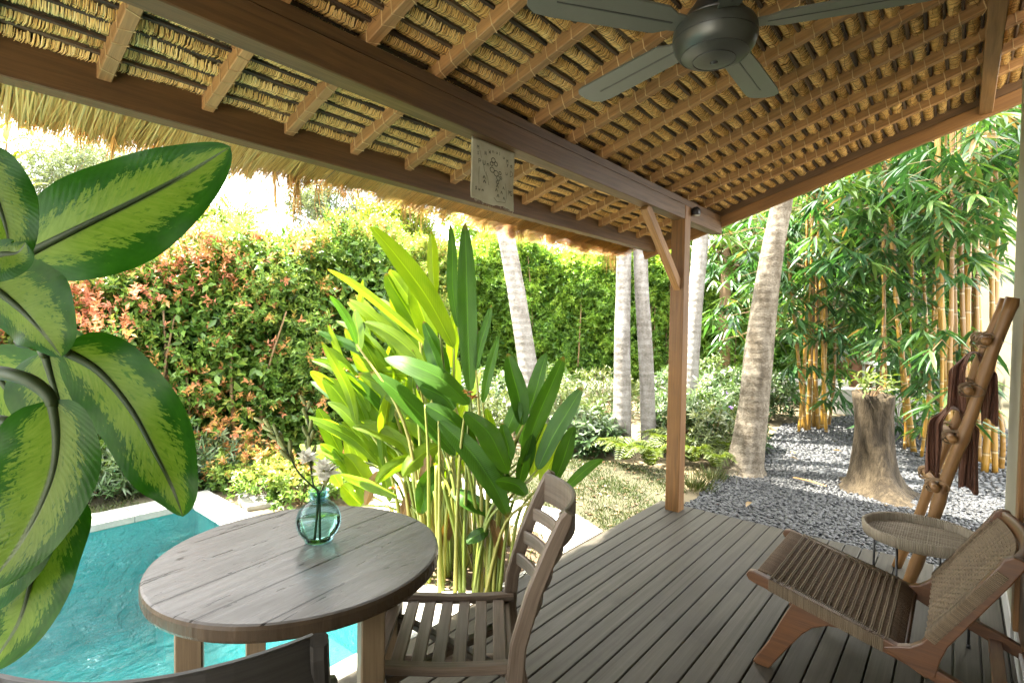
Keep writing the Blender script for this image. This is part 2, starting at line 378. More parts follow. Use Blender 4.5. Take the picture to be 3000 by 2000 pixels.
M['shrub_pale'] = m_leaf('pale_shrub_leaf', [(0, (0.02779, 0.05249, 0.01544)), (.5, (0.08029, 0.1112, 0.04017)), (1, (0.1421, 0.1606, 0.08029))], .3, .4)
M['shrub_dark'] = m_leaf('dark_shrub_leaf', [(0, (0.01431, 0.04053, 0.01193)), (.5, (0.04768, 0.09537, 0.02861)), (1, (0.1334, 0.1812, 0.08106))], .3, .35, .6)
M['fern'] = m_leaf('fern_leaf', [(0, (0.03264, 0.06528, 0.00816)), (1, (0.1061, 0.1387, 0.0204))], .45, .5)
M['grass'] = m_leaf('grass_blade', [(0, (0.01814, 0.04406, 0.005184)), (.6, (0.04666, 0.06998, 0.0114)), (1, (0.09846, 0.08554, 0.0337))], .35, .55)
M['tree_far'] = m_leaf('hazed_leaf', [(0, (0.06, 0.084, 0.048)), (1, (0.144, 0.174, 0.096))], .35, .6)  # pale grey haze of distance mixed into the leaf colour
M['tree_yel'] = m_leaf('yellow_leaf', [(0, (0.096, 0.144, 0.0144)), (1, (0.2016, 0.2208, 0.0288))], .5, .5)
M['flower'] = m_leaf('purple_petal', [(0, (.30, .18, .5)), (1, (.45, .3, .68))], .4, .5, .3, (1.1, 1.1, 1.1))
M['petal'] = m_leaf('white_petal', [(0, (.78, .78, .68)), (1, (.86, .85, .78))], .2, .5, .3, (1, 1, .95))
M['bud'] = m_leaf('green_bud', [(0, (.12, .15, .04)), (1, (.30, .32, .12))], .25, .5, .4)

def m_glass():
    t = NT('aqua_glass'); fr = t.n('Fresnel', {'IOR': 1.4}).outputs[0]
    tr = t.n('BsdfTransparent', {'Color': (.72, .93, .975)}).outputs[0]
    rf = t.n('BsdfRefraction', {'Color': (.80, .955, .95), 'IOR': 1.06, 'Roughness': .0}).outputs[0]
    gl = t.n('BsdfGlossy', {'Color': (1., 1., 1.), 'Roughness': .02}).outputs[0]
    edge = t.ramp(t.n('LayerWeight', {'Blend': .25}).outputs['Facing'], [(.55, 0.), (.95, .75)])
    rim = t.n('BsdfTransparent', {'Color': (.38, .76, .84)}).outputs[0]
    a = t.n('MixShader', {0: .0, 1: tr, 2: rf}).outputs[0]
    b = t.n('MixShader', {0: edge, 1: a, 2: rim}).outputs[0]
    return t.out(t.n('MixShader', {0: t.math('MULTIPLY', fr, .45), 1: b, 2: gl}).outputs[0])
M['glass'] = m_glass()
def m_water():
    t = NT('pool_water_surface'); P = t.n('TexCoord').outputs['Object']
    h = t.math('ADD', t.math('MULTIPLY', t.noise(t.mul(P, (1, 1.9, 1)), 8.5, 4, .6, .7), 1.), t.math('MULTIPLY', t.noise(t.mul(P, (1, 1.5, 1)), 22, 3, .6, .8), .28))
    b = t.bump(h, .09, 1.)
    fr = t.n('Fresnel', {'IOR': 1.33, 'Normal': b}).outputs[0]
    tr = t.n('BsdfRefraction', {'Color': (1., 1., 1.), 'IOR': 1.12, 'Roughness': .0, 'Normal': b}).outputs[0]
    tp = t.n('BsdfTransparent', {'Color': (.92, 1., 1.)}).outputs[0]
    gl = t.n('BsdfGlossy', {'Color': (1., 1., 1.), 'Roughness': .04, 'Normal': b}).outputs[0]
    m = t.n('MixShader', {0: .75, 1: tr, 2: tp}).outputs[0]
    s = t.n('MixShader', {0: t.math('MULTIPLY', fr, .65), 1: m, 2: gl}).outputs[0]
    vol = t.n('VolumeAbsorption', {'Color': (.02, .70, .76), 'Density': .62}).outputs[0]
    return t.out(s, vol)
M['water'] = m_water()
def m_pool():
    t = NT('pool_tile'); P = t.n('TexCoord').outputs['Object']
    h = t.noise(t.mul(P, (1, 1.6, 1)), 5, 3, .6, 1.5); n = t.noise(P, 2.2, 4)
    c = t.ramp(n, [(.3, (.03, .27, .265)), (.7, (.07, .38, .37))])
    vor = t.n('TexVoronoi', {'Vector': P, 'Scale': 40.}, feature='DISTANCE_TO_EDGE').outputs[0]
    c = t.mix(t.ramp(vor, [(.02, .5), (.06, 0.)]), c, (.03, .13, .15))
    return t.out(t.bsdf(c, .5))
M['pool'] = m_pool()
def m_flow():
    t = NT('vase_water'); fr = t.n('Fresnel', {'IOR': 1.2}).outputs[0]
    tr = t.n('BsdfTransparent', {'Color': (.86, .95, .86)}).outputs[0]; gl = t.n('BsdfGlossy', {'Roughness': .03}).outputs[0]
    return t.out(t.n('MixShader', {0: fr, 1: tr, 2: gl}).outputs[0])
M['vwater'] = m_flow()
def m_cloth():
    t = NT('cream_cloth'); P = t.n('TexCoord').outputs['Object']
    n = t.noise(P, 12, 4); w = t.noise(P, 300, 2)
    c = t.ramp(n, [(.3, (.44, .41, .31)), (.7, (.55, .53, .42))])
    p = t.bsdf(c, .9, t.bump(w, .0008, .4), .1); tr = t.n('BsdfTranslucent', {'Color': c}).outputs[0]
    return t.out(t.n('MixShader', {0: .4, 1: p, 2: tr}).outputs[0])
M['cloth'] = m_cloth()
M['ink'] = m_plain('faded_ink', (.07, .07, .055), .9, 30, .3)

# ================================================================== SETTING
def sheet(name, rects, z, mat, kind='structure'):
    vs, fs = [], []
    for x0, y0, x1, y1 in rects:
        o = len(vs); vs += [(x0, y0, z), (x1, y0, z), (x1, y1, z), (x0, y1, z)]; fs.append((o, o+1, o+2, o+3))
    me = bpy.data.meshes.new(name); me.from_pydata(vs, [], fs)
    return tag(link(name, me, mat), kind=kind)
PX0, PX1, PY0, PY1 = -5., 1.65, 2.06, 4.84       # pool opening
sheet('ground', [(-60, -40, PX0-.2, 60), (PX1+.2, -40, 90, 60), (PX0-.2, -40, PX1+.2, PY0-.16), (PX0-.2, PY1+.3, PX1+.2, 60)], GZ, M['ground'])
# lawn strip behind the pool and dry lawn beyond the deck
me = bpy.data.meshes.new('lawn')
lp = [(-8, 5.14), (3.0, 5.14), (3.4, 4.9), (3.9, 3.6), (3.3, 2.0), (4.9, 1.95), (5.6, 2.3), (5.4, 3.2), (5.0, 4.4), (4.2, 5.6), (3.4, 6.2), (-8, 6.6)]
me.from_pydata([(x, y, GZ+.004) for x, y in lp], [], [tuple(range(len(lp)))]); tag(link('lawn', me, M['lawnsheet']), kind='structure')
# gravel bed
gp = [(4.36, -1.4), (11.8, -2.2), (12.4, 1.2), (9.5, 2.2), (7.2, 1.9), (6.2, 1.85), (5.5, 1.9), (4.75, 1.78), (4.36, 1.84)]
me = bpy.data.meshes.new('gravel'); me.from_pydata([(x, y, GZ+.006) for x, y in gp], [], [tuple(range(len(gp)))])
tag(link('gravel', me, M['gravelbed']), kind='structure')
sheet('bounce_paving', [(-14, -9, -1.3, 2.0), (-1.3, -9, 4, -.95)], GZ+.02, M['paving'])  # unseen pale paving, added to bounce sunlight up onto the ceiling
# pool
mb = MB()
D1, D2 = -.30, -1.15
mb.box((PX0-.05, PY0-.05, D2-.1), (PX1+.05, PY1+.05, D2), 0)
for a, b in (((PX0-.05, PY0-.12, D2), (PX1+.05, PY0, -.03)), ((PX0-.05, PY1, D2), (PX1+.05, PY1+.15, -.03)),
             ((PX0-.15, PY0, D2), (PX0, PY1, -.03)), ((PX1, PY0, D2), (PX1+.15, PY1, -.03))): mb.box(a, b, 0)
mb.prism([(PY0+.001, D2+.003), (PY0+.001, D1), (PY0+.7, D1-.02), (PY0+2.2, D2+.003)], 0, PX0+.002, PX1-.002)      # floor rises to a shallow end
mb.box((PX1-.28, PY1-.2, D2), (PX1-.002, PY1-.002, -.35), .01)
tag(mb.build('pool', M['pool']), kind='structure')
mb = MB(); mb.box((PX0+.001, PY0+.001, D2+.002), (PX1-.001, PY1-.001, -.065), 0)
wt = mb.build('water', M['water']); tag(wt, kind='structure')
mb = MB()
xs = [PX0-.2]+[PX1+.2-.62*k for k in range(9, -1, -1)]
for i in range(len(xs)-1):
    mb.box((xs[i]+.002, PY1-.012, GZ-.01), (xs[i+1]-.002, PY1+.27, 0), .006)
ys = [PY0-.095, 2.72, 3.28, 3.84, 4.36, PY1-.014]
for i in range(5): mb.box((PX1-.012, ys[i]+.002, GZ-.01), (PX1+.2, ys[i+1]-.002, 0), .006)
mb.box((PX0, PY0-.095, GZ-.01), (PX1-.014, PY0+.012, -.002), .006)
tag(mb.build('pool_coping', M['coping']), kind='structure')
# pale path behind the tall plant
me = bpy.data.meshes.new('path')
pp = [(1.86, 1.99), (3.45, 2.0), (3.62, 2.35), (3.55, 3.2), (3.75, 3.9), (3.6, 4.7), (3.15, 4.8), (2.8, 3.95), (2.5, 3.5), (1.86, 3.4)]
n = len(pp)
me.from_pydata([(x, y, GZ+.034) for x, y in pp]+[(x, y, GZ) for x, y in pp], [], [tuple(range(n))]+[(i+n, (i+1) % n+n, (i+1) % n, i) for i in range(n)])
tag(link('path', me, M['paving']), kind='structure')
# planting bed in the path
mb = MB(); pb = [(1.98, 2.42), (2.1, 2.1), (2.35, 2.0), (2.9, 2.02), (3.12, 2.3), (3.05, 2.95), (2.7, 3.3), (2.2, 3.25), (2.0, 2.9)]
n = len(pb); cx = sum(p[0] for p in pb)/n; cy = sum(p[1] for p in pb)/n
vs = [(x, y, GZ+.02) for x, y in pb]+[(cx+(x-cx)*.9, cy+(y-cy)*.9, GZ+.055) for x, y in pb]+[(cx, cy, GZ+.08)]
mb.add(vs, [(i, (i+1) % n, n+(i+1) % n, n+i) for i in range(n)]+[(n+i, n+(i+1) % n, 2*n) for i in range(n)])
tag(mb.build('planting_bed', M['soil'], smooth=True), kind='structure')
# deck
mb = MB(); p = .0992; y = 1.96; DX1 = 4.372
while y > -.9:
    w = p-.007; x0 = -1.25; x1 = DX1+random.uniform(-.004, .004)
    mb.sweep([(x0, y-w/2, -.012), (x1, y-w/2, -.012)], w, .024, ch=.003)
    y -= p
mb.sweep([(-1.25, 1.952, -.045), (DX1-.01, 1.952, -.045)], .02, .036); mb.sweep([(DX1-.02, 1.96, -.045), (DX1-.02, -.9, -.045)], .02, .036)
tag(mb.build('deck', M['deck']), kind='structure')
sheet('deck_gap_shade', [(-1.24, -.9, DX1-.03, 1.94)], -.036, M['black'])  # black sheet standing in for the shade seen between the boards

def slab_thing(pts, z0, z1, label):
    mb = MB(); mb.prism(pts, 2, z0, z1)
    return tag(mb.build('paving_stone', M['concrete'], bevel=.008), label, 'paving stone', 'rough stones by the pool corner')
slab_thing([(1.90, 4.42), (2.12, 4.36), (2.2, 4.62), (1.93, 4.68)], GZ, -.005, 'flat tan stone butted against the pool coping corner')
slab_thing([(1.95, 4.72), (2.26, 4.66), (2.42, 4.9), (2.1, 5.04)], GZ, -.012, 'sunlit pale stone at the foot of the red hedge')

# ================================================================== VERANDA
ver = thing('veranda', (4.24, 1.78, 0), 'open timber veranda with thatched alang grass roof and reddish brown beams', 'veranda')
TAN = .3158; ANG = math.atan(TAN); CA, SA = math.cos(ANG), math.sin(ANG)
def zr(y): return 2.5625-TAN*(y-1.72)          # rafter underside
TO = -.028
def rp(x, y, nn): return V((x, y+SA*nn, zr(y)+CA*nn))   # nn up from the underside plane
mb = MB(); mb.sweep([(-2.6, 1.772, 2.447), (5.05, 1.772, 2.447)], .095, .114, ch=.004)
mbm = mb.build('main_beam', M['beam'], ver)
mb = MB(); mb.sweep([(-2.6, 1.782, 2.5345), (5.03, 1.782, 2.5345)], .095, .055, ch=.004); mb.build('wall_plate', M['beam'], ver)
mb = MB(); mb.sweep([(-2.6, 2.41, 2.352), (5.02, 2.41, 2.352)], .08, .148, ch=.004); mb.build('eave_beam', M['beam'], ver)
mb = MB(); mb.sweep([(-2.6, -.093, 3.15), (5.028, -.093, 3.15)], .075, .2, ch=.004); mb.build('ridge_beam', M['post'], ver)
mb = MB(); mb.box((4.18, 1.72, 0), (4.295, 1.835, 2.5), .004); post = mb.build('post', M['post'], ver)
mb = MB(); mb.sweep([(3.575, 1.775, 2.388), (4.20, 1.775, 1.845)], .055, .075, up=(0, 0, 1), ch=.003); mb.build('brace', M['rafter'], ver)
mb = MB()
mb.sweep([rp(5.053, 2.52, -.055), rp(5.053, -1.2, -.055)], .046, .095, ch=.003); mb.build('barge_board', M['post'], ver)
mb = MB(); mb.sweep([rp(5.05, 2.52, .042), rp(5.05, -1.2, .042)], .03, .096, ch=.003); mb.build('barge_board', M['beam'], ver)
PITCH = .080; NROW = 43
RX = [-.166-.342+.342*k for k in range(16)]
for x in RX:
    mb = MB(); mb.sweep([rp(x, 2.368, .037), rp(x, -1.0, .037)], .044, .074, ch=.003)
    raf = mb.build('rafter', M['rafter'], ver)
    lm = MB(); path = []
    for r in range(NROW):
        yy = 2.37-(r*PITCH+.045)*CA+random.uniform(-.012, .012); sk = random.uniform(-.018, .018)
        a, b = .0235, -.0015
        q4 = [rp(x-a, yy-.01, .078), rp(x-a, yy-sk*.5, b), rp(x+a, yy+sk*.5, b), rp(x+a, yy+.01, .078)]; path += q4 if r % 2 == 0 else q4[::-1]
    lm.tube(path, .0024, 5, False)
    lm.build('lashing', M['lash'], raf)
# straw rolls under the roof
X0, X1 = -.62, 5.045
def straw_rows():
    VS, VAR = [], []
    for r in range(-1, NROW):
        s0 = r*PITCH
        n = int((X1-X0)/.0021)
        x = np.linspace(X0, X1, n)+RNG.normal(0, .002, n)
        fat = 1+.12*np.sin(x*6+r*1.7)+.05*np.sin(x*23+r)+RNG.normal(0, .055, n)
        wv = .004*np.sin(x*7+r*2.1)+.002*np.sin(x*19+r)
        sk = .007*np.sin(x*3.3+r*1.3)+.0025*np.sin(x*17+r*2.2)+RNG.normal(0, .0035, n)
        w = RNG.uniform(.0014, .0032, n)/2
        end = RNG.normal(0, .0055, n)
        prof = [(.001, .110, 0), (.010, .080, .15), (.038, .072, .55), (.056, .086, .8)]
        pts = []
        for k, (s, nn, f) in enumerate(prof):
            ss = s0+s+wv+(end if k == 3 else 0); n2 = .125-(.125-nn)*fat+TO
            xx = x+sk*f
            y = 2.37-ss*CA
            for sg in (-1, 1):
                pts.append(np.stack([xx+sg*w, y+SA*n2, 2.5625-TAN*(y-1.72)+CA*n2], 1))
        VS.append(np.stack(pts, 1))
        base = .55+.18*np.sin(x*2.3+r*3.1)+RNG.normal(0, .2, n)
        loose = RNG.random(n) < .1
        VAR.append(np.repeat(np.clip(np.where(loose, base-.45, base), 0, 1), 8))
    vs = np.concatenate(VS); n = len(vs)
    f = np.array([(0, 1, 3, 2), (2, 3, 5, 4), (4, 5, 7, 6)])
    return npmesh('thatch', vs.reshape(-1, 3), (f[None]+(np.arange(n)*8)[:, None, None]).reshape(-1, 4), np.concatenate(VAR))
tag(link('thatch_straw', straw_rows(), M['straw'], ver), kind='stuff')
mb = MB()
for r in range(-1, NROW):
    pts, p2 = [], []
    for k in range(60):
        x = X0+(X1-X0)*k/59; yy = 2.37-(r*PITCH-.011+.003*math.sin(x*5+r))*CA
        pts.append(rp(x, yy, .088+TO+.005*math.sin(x*3+r*2)))
    mb.tube(pts, .0095, 6, False)
    for k in range(300):
        x = X0+(X1-X0)*k/299; yy = 2.37-(r*PITCH+.026+.008*math.sin(x*26+r*1.9)+.005*math.sin(x*11+r))*CA
        p2.append(rp(x, yy, .0685+TO+.004*math.sin(x*26)))
    mb.tube(p2, .0009, 3, False)
tag(mb.build('thatch_stick', M['straw_dark'], ver), kind='stuff')
mb = MB()
def line(y, nn): q = rp(0, y, nn+TO); return (q.y, q.z)
mb.prism([line(2.62, .118), line(-3, .118), line(-3, .126), line(2.62, .126)], 0, -2.6, 5.12); mb.build('thatch_backing', M['thatchback'], ver)
mb = MB(); mb.prism([line(2.78, .128), line(-3, .128), line(-3, .36), line(2.72, .36)], 0, -2.62, 5.14); mb.build('roof_thatch', M['thatchtop'], ver)
def fringe():
    n = 30000; x = RNG.uniform(-1.2, 5.2, n); lay = RNG.random(n)
    edge = 2.86+.03*np.sin(x*2.1)+.022*np.sin(x*5.7+1)+.015*np.sin(x*13)+RNG.normal(0, .018, n)-.02*lay
    y0 = 2.40+RNG.uniform(-.02, .25, n); n0 = .088+TO*.6+lay*.12
    clump = .03*np.sin(x*23)+.02*np.sin(x*57+2)+RNG.normal(0, .03, n)
    w = RNG.uniform(.003, .0065, n)/2; P = []
    drp = np.abs(RNG.normal(0, .012, n))
    for t in (0., .35, .7, 1.):
        y = y0+(edge-y0)*t; xx = x+clump*t*(edge-y0)/.45; nn = n0
        z = 2.5625-TAN*(y-1.72)+CA*nn-drp*t**3-.03*np.clip(y-2.6, 0, 1)
        for sg in (-1, 1): P.append(np.stack([xx+sg*w*(1-.6*t**3), y+SA*nn, z+sg*.001], 1))
    vs = np.stack(P, 1); f = np.array([(0, 1, 3, 2), (2, 3, 5, 4), (4, 5, 7, 6)])
    var = np.clip(.62+.15*np.sin(x*7)+RNG.normal(0, .2, n)-(RNG.random(n) < .08)*.5, 0, 1)
    return npmesh('fringe', vs.reshape(-1, 3), (f[None]+(np.arange(n)*8)[:, None, None]).reshape(-1, 4), np.repeat(var, 8))
tag(link('thatch_fringe', fringe(), M['straw'], ver), kind='stuff')
mb = MB()
def hang(u, v0, v1, nst, wid):
    for k in range(nst):
        uu = u+random.gauss(0, wid); r = ray(uu, v0); tt = (2.84+random.uniform(-.05, .04))/r.y; q = CO+r*tt
        L = abs((CO+ray(uu, v1)*tt).z-q.z)*random.uniform(.35, 1.05)
        dx, dy = random.gauss(0, .02), random.gauss(0, .02)
        mb.tube([q+V((0, -.05, .03)), q, q+V((dx*.5, dy*.5, -L*.4)), q+V((dx, dy, -L))], [random.uniform(.0012, .003)]*3+[.0006], 4, False, random.uniform(0, .35))
for a in ((120, 350, 400, 6, 12), (240, 375, 450, 8, 9), (330, 400, 560, 7, 5), (370, 410, 455, 8, 14), (460, 440, 480, 6, 12), (660, 490, 530, 5, 12), (745, 495, 560, 3, 8),
          (805, 500, 690, 16, 4), (850, 510, 640, 10, 6), (872, 520, 700, 18, 6), (925, 530, 650, 9, 8), (1000, 545, 640, 10, 9), (1035, 560, 620, 8, 8), (1120, 585, 620, 6, 10),
          (1185, 600, 680, 10, 6), (1235, 610, 690, 12, 5), (1300, 630, 690, 12, 8), (1420, 655, 720, 12, 8), (1520, 675, 735, 14, 8), (1600, 690, 730, 8, 14), (1690, 705, 745, 8, 14), (1790, 730, 800, 44, 12)): hang(*a)
tag(mb.build('loose_straw', M['straw'], ver), kind='stuff')

# spotlight on the post head
t = thing('spotlight', (4.32, 1.70, 2.47), 'small round white spotlight fixed at the head of the veranda post', 'spotlight')
mb = MB(); mb.lathe([(.0, .0), (.034, .0), (.036, .01), (.036, .05), (.02, .065), (0, .065)], 20, (4.325, 1.69, 2.44)); mb.build('housing', M['black'], t, True)
mb = MB(); mb.lathe([(0, -.003), (.029, -.003), (.03, .001), (0, .001)], 20, (4.325, 1.69, 2.44)); mb.build('lens', M['white'], t, True)

# house wall on the right
hw = thing('house_wall', (4.1, -.3, 0), 'cream house wall with white plinth and brown timber door frame', 'wall')
mb = MB(); mb.box((3.42, -.42, .14), (4.21, -.230, 3.12), .006); mb.build('pilaster', M['wall'], hw)
mb = MB(); mb.box((3.425, -.44, 0), (4.214, -.224, .139), .004); mb.build('plinth', M['wallbase'], hw)
mb = MB(); mb.box((-2.0, -.45, .12), (3.418, -.25, 3.12), .003); mb.build('wall_panel', M['wall'], hw)
mb = MB(); mb.box((-2.0, -.45, 0), (3.416, -.236, .118), .003); mb.build('skirting', M['wallbase'], hw)
mb = MB()
for x in (3.28, 2.3): mb.box((x, -.25, .16), (x+.12, -.222, 2.35), .004)
mb.box((2.42, -.25, 2.23), (3.28, -.222, 2.35), .004); mb.build('door_frame', M['post'], hw)
mb = MB(); mb.box((2.425, -.25, .16), (3.275, -.24, 2.228), .004); mb.build('door', M['teak'], hw)

# ================================================================== CEILING FAN
FX, FY, FZ = 1.805, .657, 2.5
fan = thing('ceiling_fan', (FX, FY, 2.4), 'dark grey ceiling fan with five blades hanging under the thatched roof', 'ceiling fan')
mb = MB(); mb.lathe([(.0, 2.394), (.03, 2.395), (.055, 2.398), (.08, 2.4045), (.10, 2.4125), (.116, 2.424), (.127, 2.440), (.1335, 2.460), (.136, 2.480), (.134, 2.498), (.127, 2.513), (.11, 2.522)], 56, (FX, FY, 0)); mb.build('motor_housing', M['fan'], fan, True)
mb = MB()
for rr, zz in ((.068, 2.4005), (.108, 2.4175), (.1345, 2.466)): mb.tube([(FX+rr*math.cos(R_(a)), FY+rr*math.sin(R_(a)), zz) for a in range(0, 360, 6)], .0014, 5, closed=True)
mb.build('seam_ring', M['black'], fan, True)
mb = MB(); mb.lathe([(.11, 2.523), (.105, 2.535), (.085, 2.565), (.06, 2.60), (.035, 2.615), (0, 2.616)], 40, (FX, FY, 0)); mb.build('motor_cover', M['black'], fan, True)
mb = MB(); mb.lathe([(0, 2.390), (.011, 2.391), (.013, 2.3955), (0, 2.3965)], 16, (FX, FY, 0)); mb.build('cap_knob', M['black'], fan, True)
mb = MB(); mb.tube([(FX, FY, 2.6), (FX, FY, 2.93)], .014, 12); mb.build('downrod', M['black'], fan, True)
mb = MB(); mb.lathe([(.02, 2.84), (.06, 2.87), (.072, 2.91), (.072, 2.99), (0, 2.99)], 32, (FX, FY, 0)); mb.build('ceiling_canopy', M['black'], fan, True)
for k in range(5):
    a = R_(1+72*k); d = V((math.cos(a), math.sin(a), 0)); s = V((-d.y, d.x, 0)); tilt = .16
    def bp(r, w, dz): return V((FX, FY, FZ))+d*r+s*w+V((0, 0, w*tilt+dz))
    out = [(.10, -.03), (.16, -.036), (.2, -.058), (.3, -.062), (.56, -.066), (.615, -.06), (.645, -.035), (.652, .0), (.648, .045), (.63, .064), (.6, .069), (.3, .062), (.2, .058), (.16, .036), (.10, .03)]
    n = len(out); mb = MB(); vs = [bp(r, w, 0) for r, w in out]+[bp(r, w, .007) for r, w in out]
    mb.add(vs, [tuple(range(n)), tuple(range(2*n-1, n-1, -1))]+[(i, i+n, (i+1) % n+n, (i+1) % n) for i in range(n)])
    bl = mb.build('blade', M['fanblade'], fan)
    mb = MB(); vs = [bp(r, w, dz) for dz in (-.0015, .001) for r, w in ((.16, -.003), (.56, -.0022), (.56, .0022), (.16, .003))]
    mb.add(vs, [(0, 1, 2, 3), (7, 6, 5, 4)]+[(i, i+4, (i+1) % 4+4, (i+1) % 4) for i in range(4)]); mb.build('groove', M['black'], bl)

# ================================================================== HANGING CLOTH
cl = thing('hanging_cloth', (1.94, 1.78, 2.39), 'square cream cloth with hand drawn marks hanging from the main beam', 'cloth')
CX0, CX1, CZ0, CZ1 = 1.787, 2.099, 2.105, 2.3895
def cpt(a, b, off=0):
    yy = 1.775+.006*math.sin(a*7+b*2)*(1-b)+.004*math.sin(b*9+a*4)*(1-b)-off
    zz = CZ0+(CZ1-CZ0)*b
    if b < .001: zz += .004*math.sin(a*11)-.012*a+random.uniform(-.002, .002)
    return V((CX0+(CX1-CX0)*a+.006*(1-b)*math.sin(a*3), yy, zz))
mb = MB(); NA, NB = 24, 24
g = [cpt(i/NA, j/NB) for j in range(NB+1) for i in range(NA+1)]
mb.add(g, [(j*(NA+1)+i, j*(NA+1)+i+1, (j+1)*(NA+1)+i+1, (j+1)*(NA+1)+i) for j in range(NB) for i in range(NA)])
c_ = mb.build('fabric', M['cloth'], cl, True); sm = c_.modifiers.new('thick', 'SOLIDIFY'); sm.thickness = .0012; sm.offset = 1
mb = MB()
for k in range(36):
    a = random.random(); q = cpt(a, 0); mb.tube([q, q+V((random.gauss(0, .004), 0, -random.uniform(.004, .014)))], .0005, 3)
mb.build('frayed_edge', M['cloth'], cl)
mb = MB()
def stroke(pts, w=.006):
    for (a, b), (c, d) in zip(pts[:-1], pts[1:]):
        dx, dz = (c-a), (d-b); L = math.hypot(dx, dz) or 1; nx, nz = -dz/L*w/2, dx/L*w/2
        q = [cpt(a-nx, b-nz, .0025), cpt(c-nx, d-nz, .0025), cpt(c+nx, d+nz, .0025), cpt(a+nx, b+nz, .0025)]
        mb.add(q, [(0, 1, 2, 3)])
FONT = {'P': [[(0, 0), (0, 1), (.6, .9), (.6, .55), (0, .5)]], 'U': [[(0, 1), (0, .2), (.3, 0), (.6, .2), (.6, 1)]], 'M': [[(0, 0), (.1, 1), (.35, .4), (.6, 1), (.7, 0)]], 'S': [[(.6, .9), (.2, 1), (.1, .65), (.55, .4), (.4, 0), (0, .1)]],
        'n': [[(0, 0), (0, .6)], [(0, .4), (.3, .6), (.5, .4), (.5, 0)]], 'y': [[(0, .6), (.25, .1)], [(.5, .6), (.1, -.3)]], 'a': [[(.5, .6), (.1, .5), (.1, .1), (.5, 0)], [(.5, .6), (.5, 0)]], 'E': [[(.5, 1), (0, 1), (0, 0), (.5, 0)], [(0, .5), (.4, .5)]],
        'u': [[(0, .6), (.05, .05), (.4, .05), (.5, .6)], [(.5, .6), (.5, 0)]], 'W': [[(0, 1), (.15, 0), (.35, .7), (.55, 0), (.7, 1)]], 'I': [[(0, 0), (0, 1)]], 'o': [[(0, .3), (.2, .6), (.5, .3), (.25, 0), (0, .3)]], 'N': [[(0, 0), (0, 1), (.5, 0), (.5, 1)]], 'D': [[(0, 0), (0, 1), (.5, .7), (.5, .3), (0, 0)]]}
def write(txt, a, b, h, step=None, w=.008, arc=0):
    for i, ch in enumerate(txt):
        for st in FONT.get(ch, []): stroke([(a+i*(step or h*.95)+p*h, b+q*h-arc*((i/(max(len(txt)-1, 1))-.5)**2)) for p, q in st], w)
write('NWnuIuM', .28, .86, .062, .085, .009, .35); write('PUn', .15, .60, .075, .09, .011); write('M', .11, .83, .06); write('S', .12, .74, .05)
write('ya', .80, .72, .07, .09, .011); write('u', .78, .56, .08); write('D', .90, .55, .11); write('MS', .84, .22, .085, .06, .011); write('Sun', .1, .16, .05, .07, .012)
for (a, b, r) in ((.47, .73, .045), (.53, .68, .04), (.43, .66, .035), (.44, .56, .05), (.53, .52, .055), (.58, .45, .045), (.63, .55, .03), (.55, .37, .03), (.65, .47, .025)):
    n = 9; stroke([(a+r*math.cos(2*math.pi*k/n), b+r*.9*math.sin(2*math.pi*k/n)) for k in range(n+1)], .014)
for (a, b) in ((.52, .28), (.68, .28), (.5, .21), (.62, .19), (.54, .12), (.68, .1), (.25, .3), (.24, .37)): stroke([(a, b), (a+.02, b+.05), (a+.045, b)], .013)
stroke([(.16, .55), (.15, .42), (.17, .25)], .006); stroke([(.24, .66), (.27, .5), (.33, .42), (.36, .28)], .006); stroke([(.17, .82), (.21, .7)], .006)
stroke([(.76, .40), (.78, .2), (.74, .06), (.55, .04), (.48, .1)], .007); stroke([(.31, .5), (.3, .3)], .005)
mb.build('lettering', M['ink'], cl)

# ================================================================== TABLE, VASE, FLOWERS
TX, TY, TR = .885, 1.64, .445
tb = thing('dining_table', (TX, TY, 0), 'round wooden table with whitewashed worn top beside the pool', 'table')
mb = MB(); mb.lathe([(TR-.012, .700), (TR-.003, .704), (TR, .712), (TR, .738), (TR-.003, .747), (TR-.01, .75)], 96, (TX, TY, 0), 0.4); mb.build('tabletop', M['table'], tb)
a0 = R_(67)
for ox, oy in ((.02, -.355), (-.345, -.02), (.34, .0), (0, .345)):
    mb = MB(); d = V((math.cos(a0), math.sin(a0), 0)); q = V((TX+ox, TY+oy, 0))
    mb.sweep([q, q+V((0, 0, .70))], .068, .068, up=d, ch=.004); mb.build('leg', M['tleg'], tb)
mb = MB()
for k in range(4):
    P4 = [V((TX+ox*.93, TY+oy*.93, .672)) for ox, oy in ((.02, -.355), (-.345, -.02), (0, .345), (.34, 0))]
    mb.sweep([P4[k], P4[(k+1) % 4]], .02, .054)
mb.build('apron', M['tleg'], tb)

vp = atZ(938, 1589, .75); VXc, VYc = vp.x, vp.y+.01
vs_ = thing('vase', (VXc, VYc, .75), 'round aqua glass vase with a short neck standing on the table', 'vase')
mb = MB(); r0 = .074
prof = [(0, .752), (.03, .7515), (.045, .756)]+[(r0*math.sin(a), .825-r0*math.cos(a)) for a in np.linspace(.75, 2.66, 22)]
prof += [(.0305, .896), (.029, .902), (.031, .906), (.0345, .908), (.0335, .912), (.029, .915), (.030, .922), (.035, .926), (.036, .930), (.033, .932), (.029, .930), (.027, .92), (.0265, .9), (.03, .889)]
mb.lathe(prof, 48, (VXc, VYc, 0)); mb.build('glass_body', M['glass'], vs_, True)
mb = MB(); mb.lathe([(0, .757), (.04, .760)]+[(.0705*math.sin(a), .826-.0705*math.cos(a)) for a in np.linspace(.62, 1.62, 14)]+[(0, .8295)], 40, (VXc, VYc, 0)); mb.build('water', M['vwater'], vs_, True)
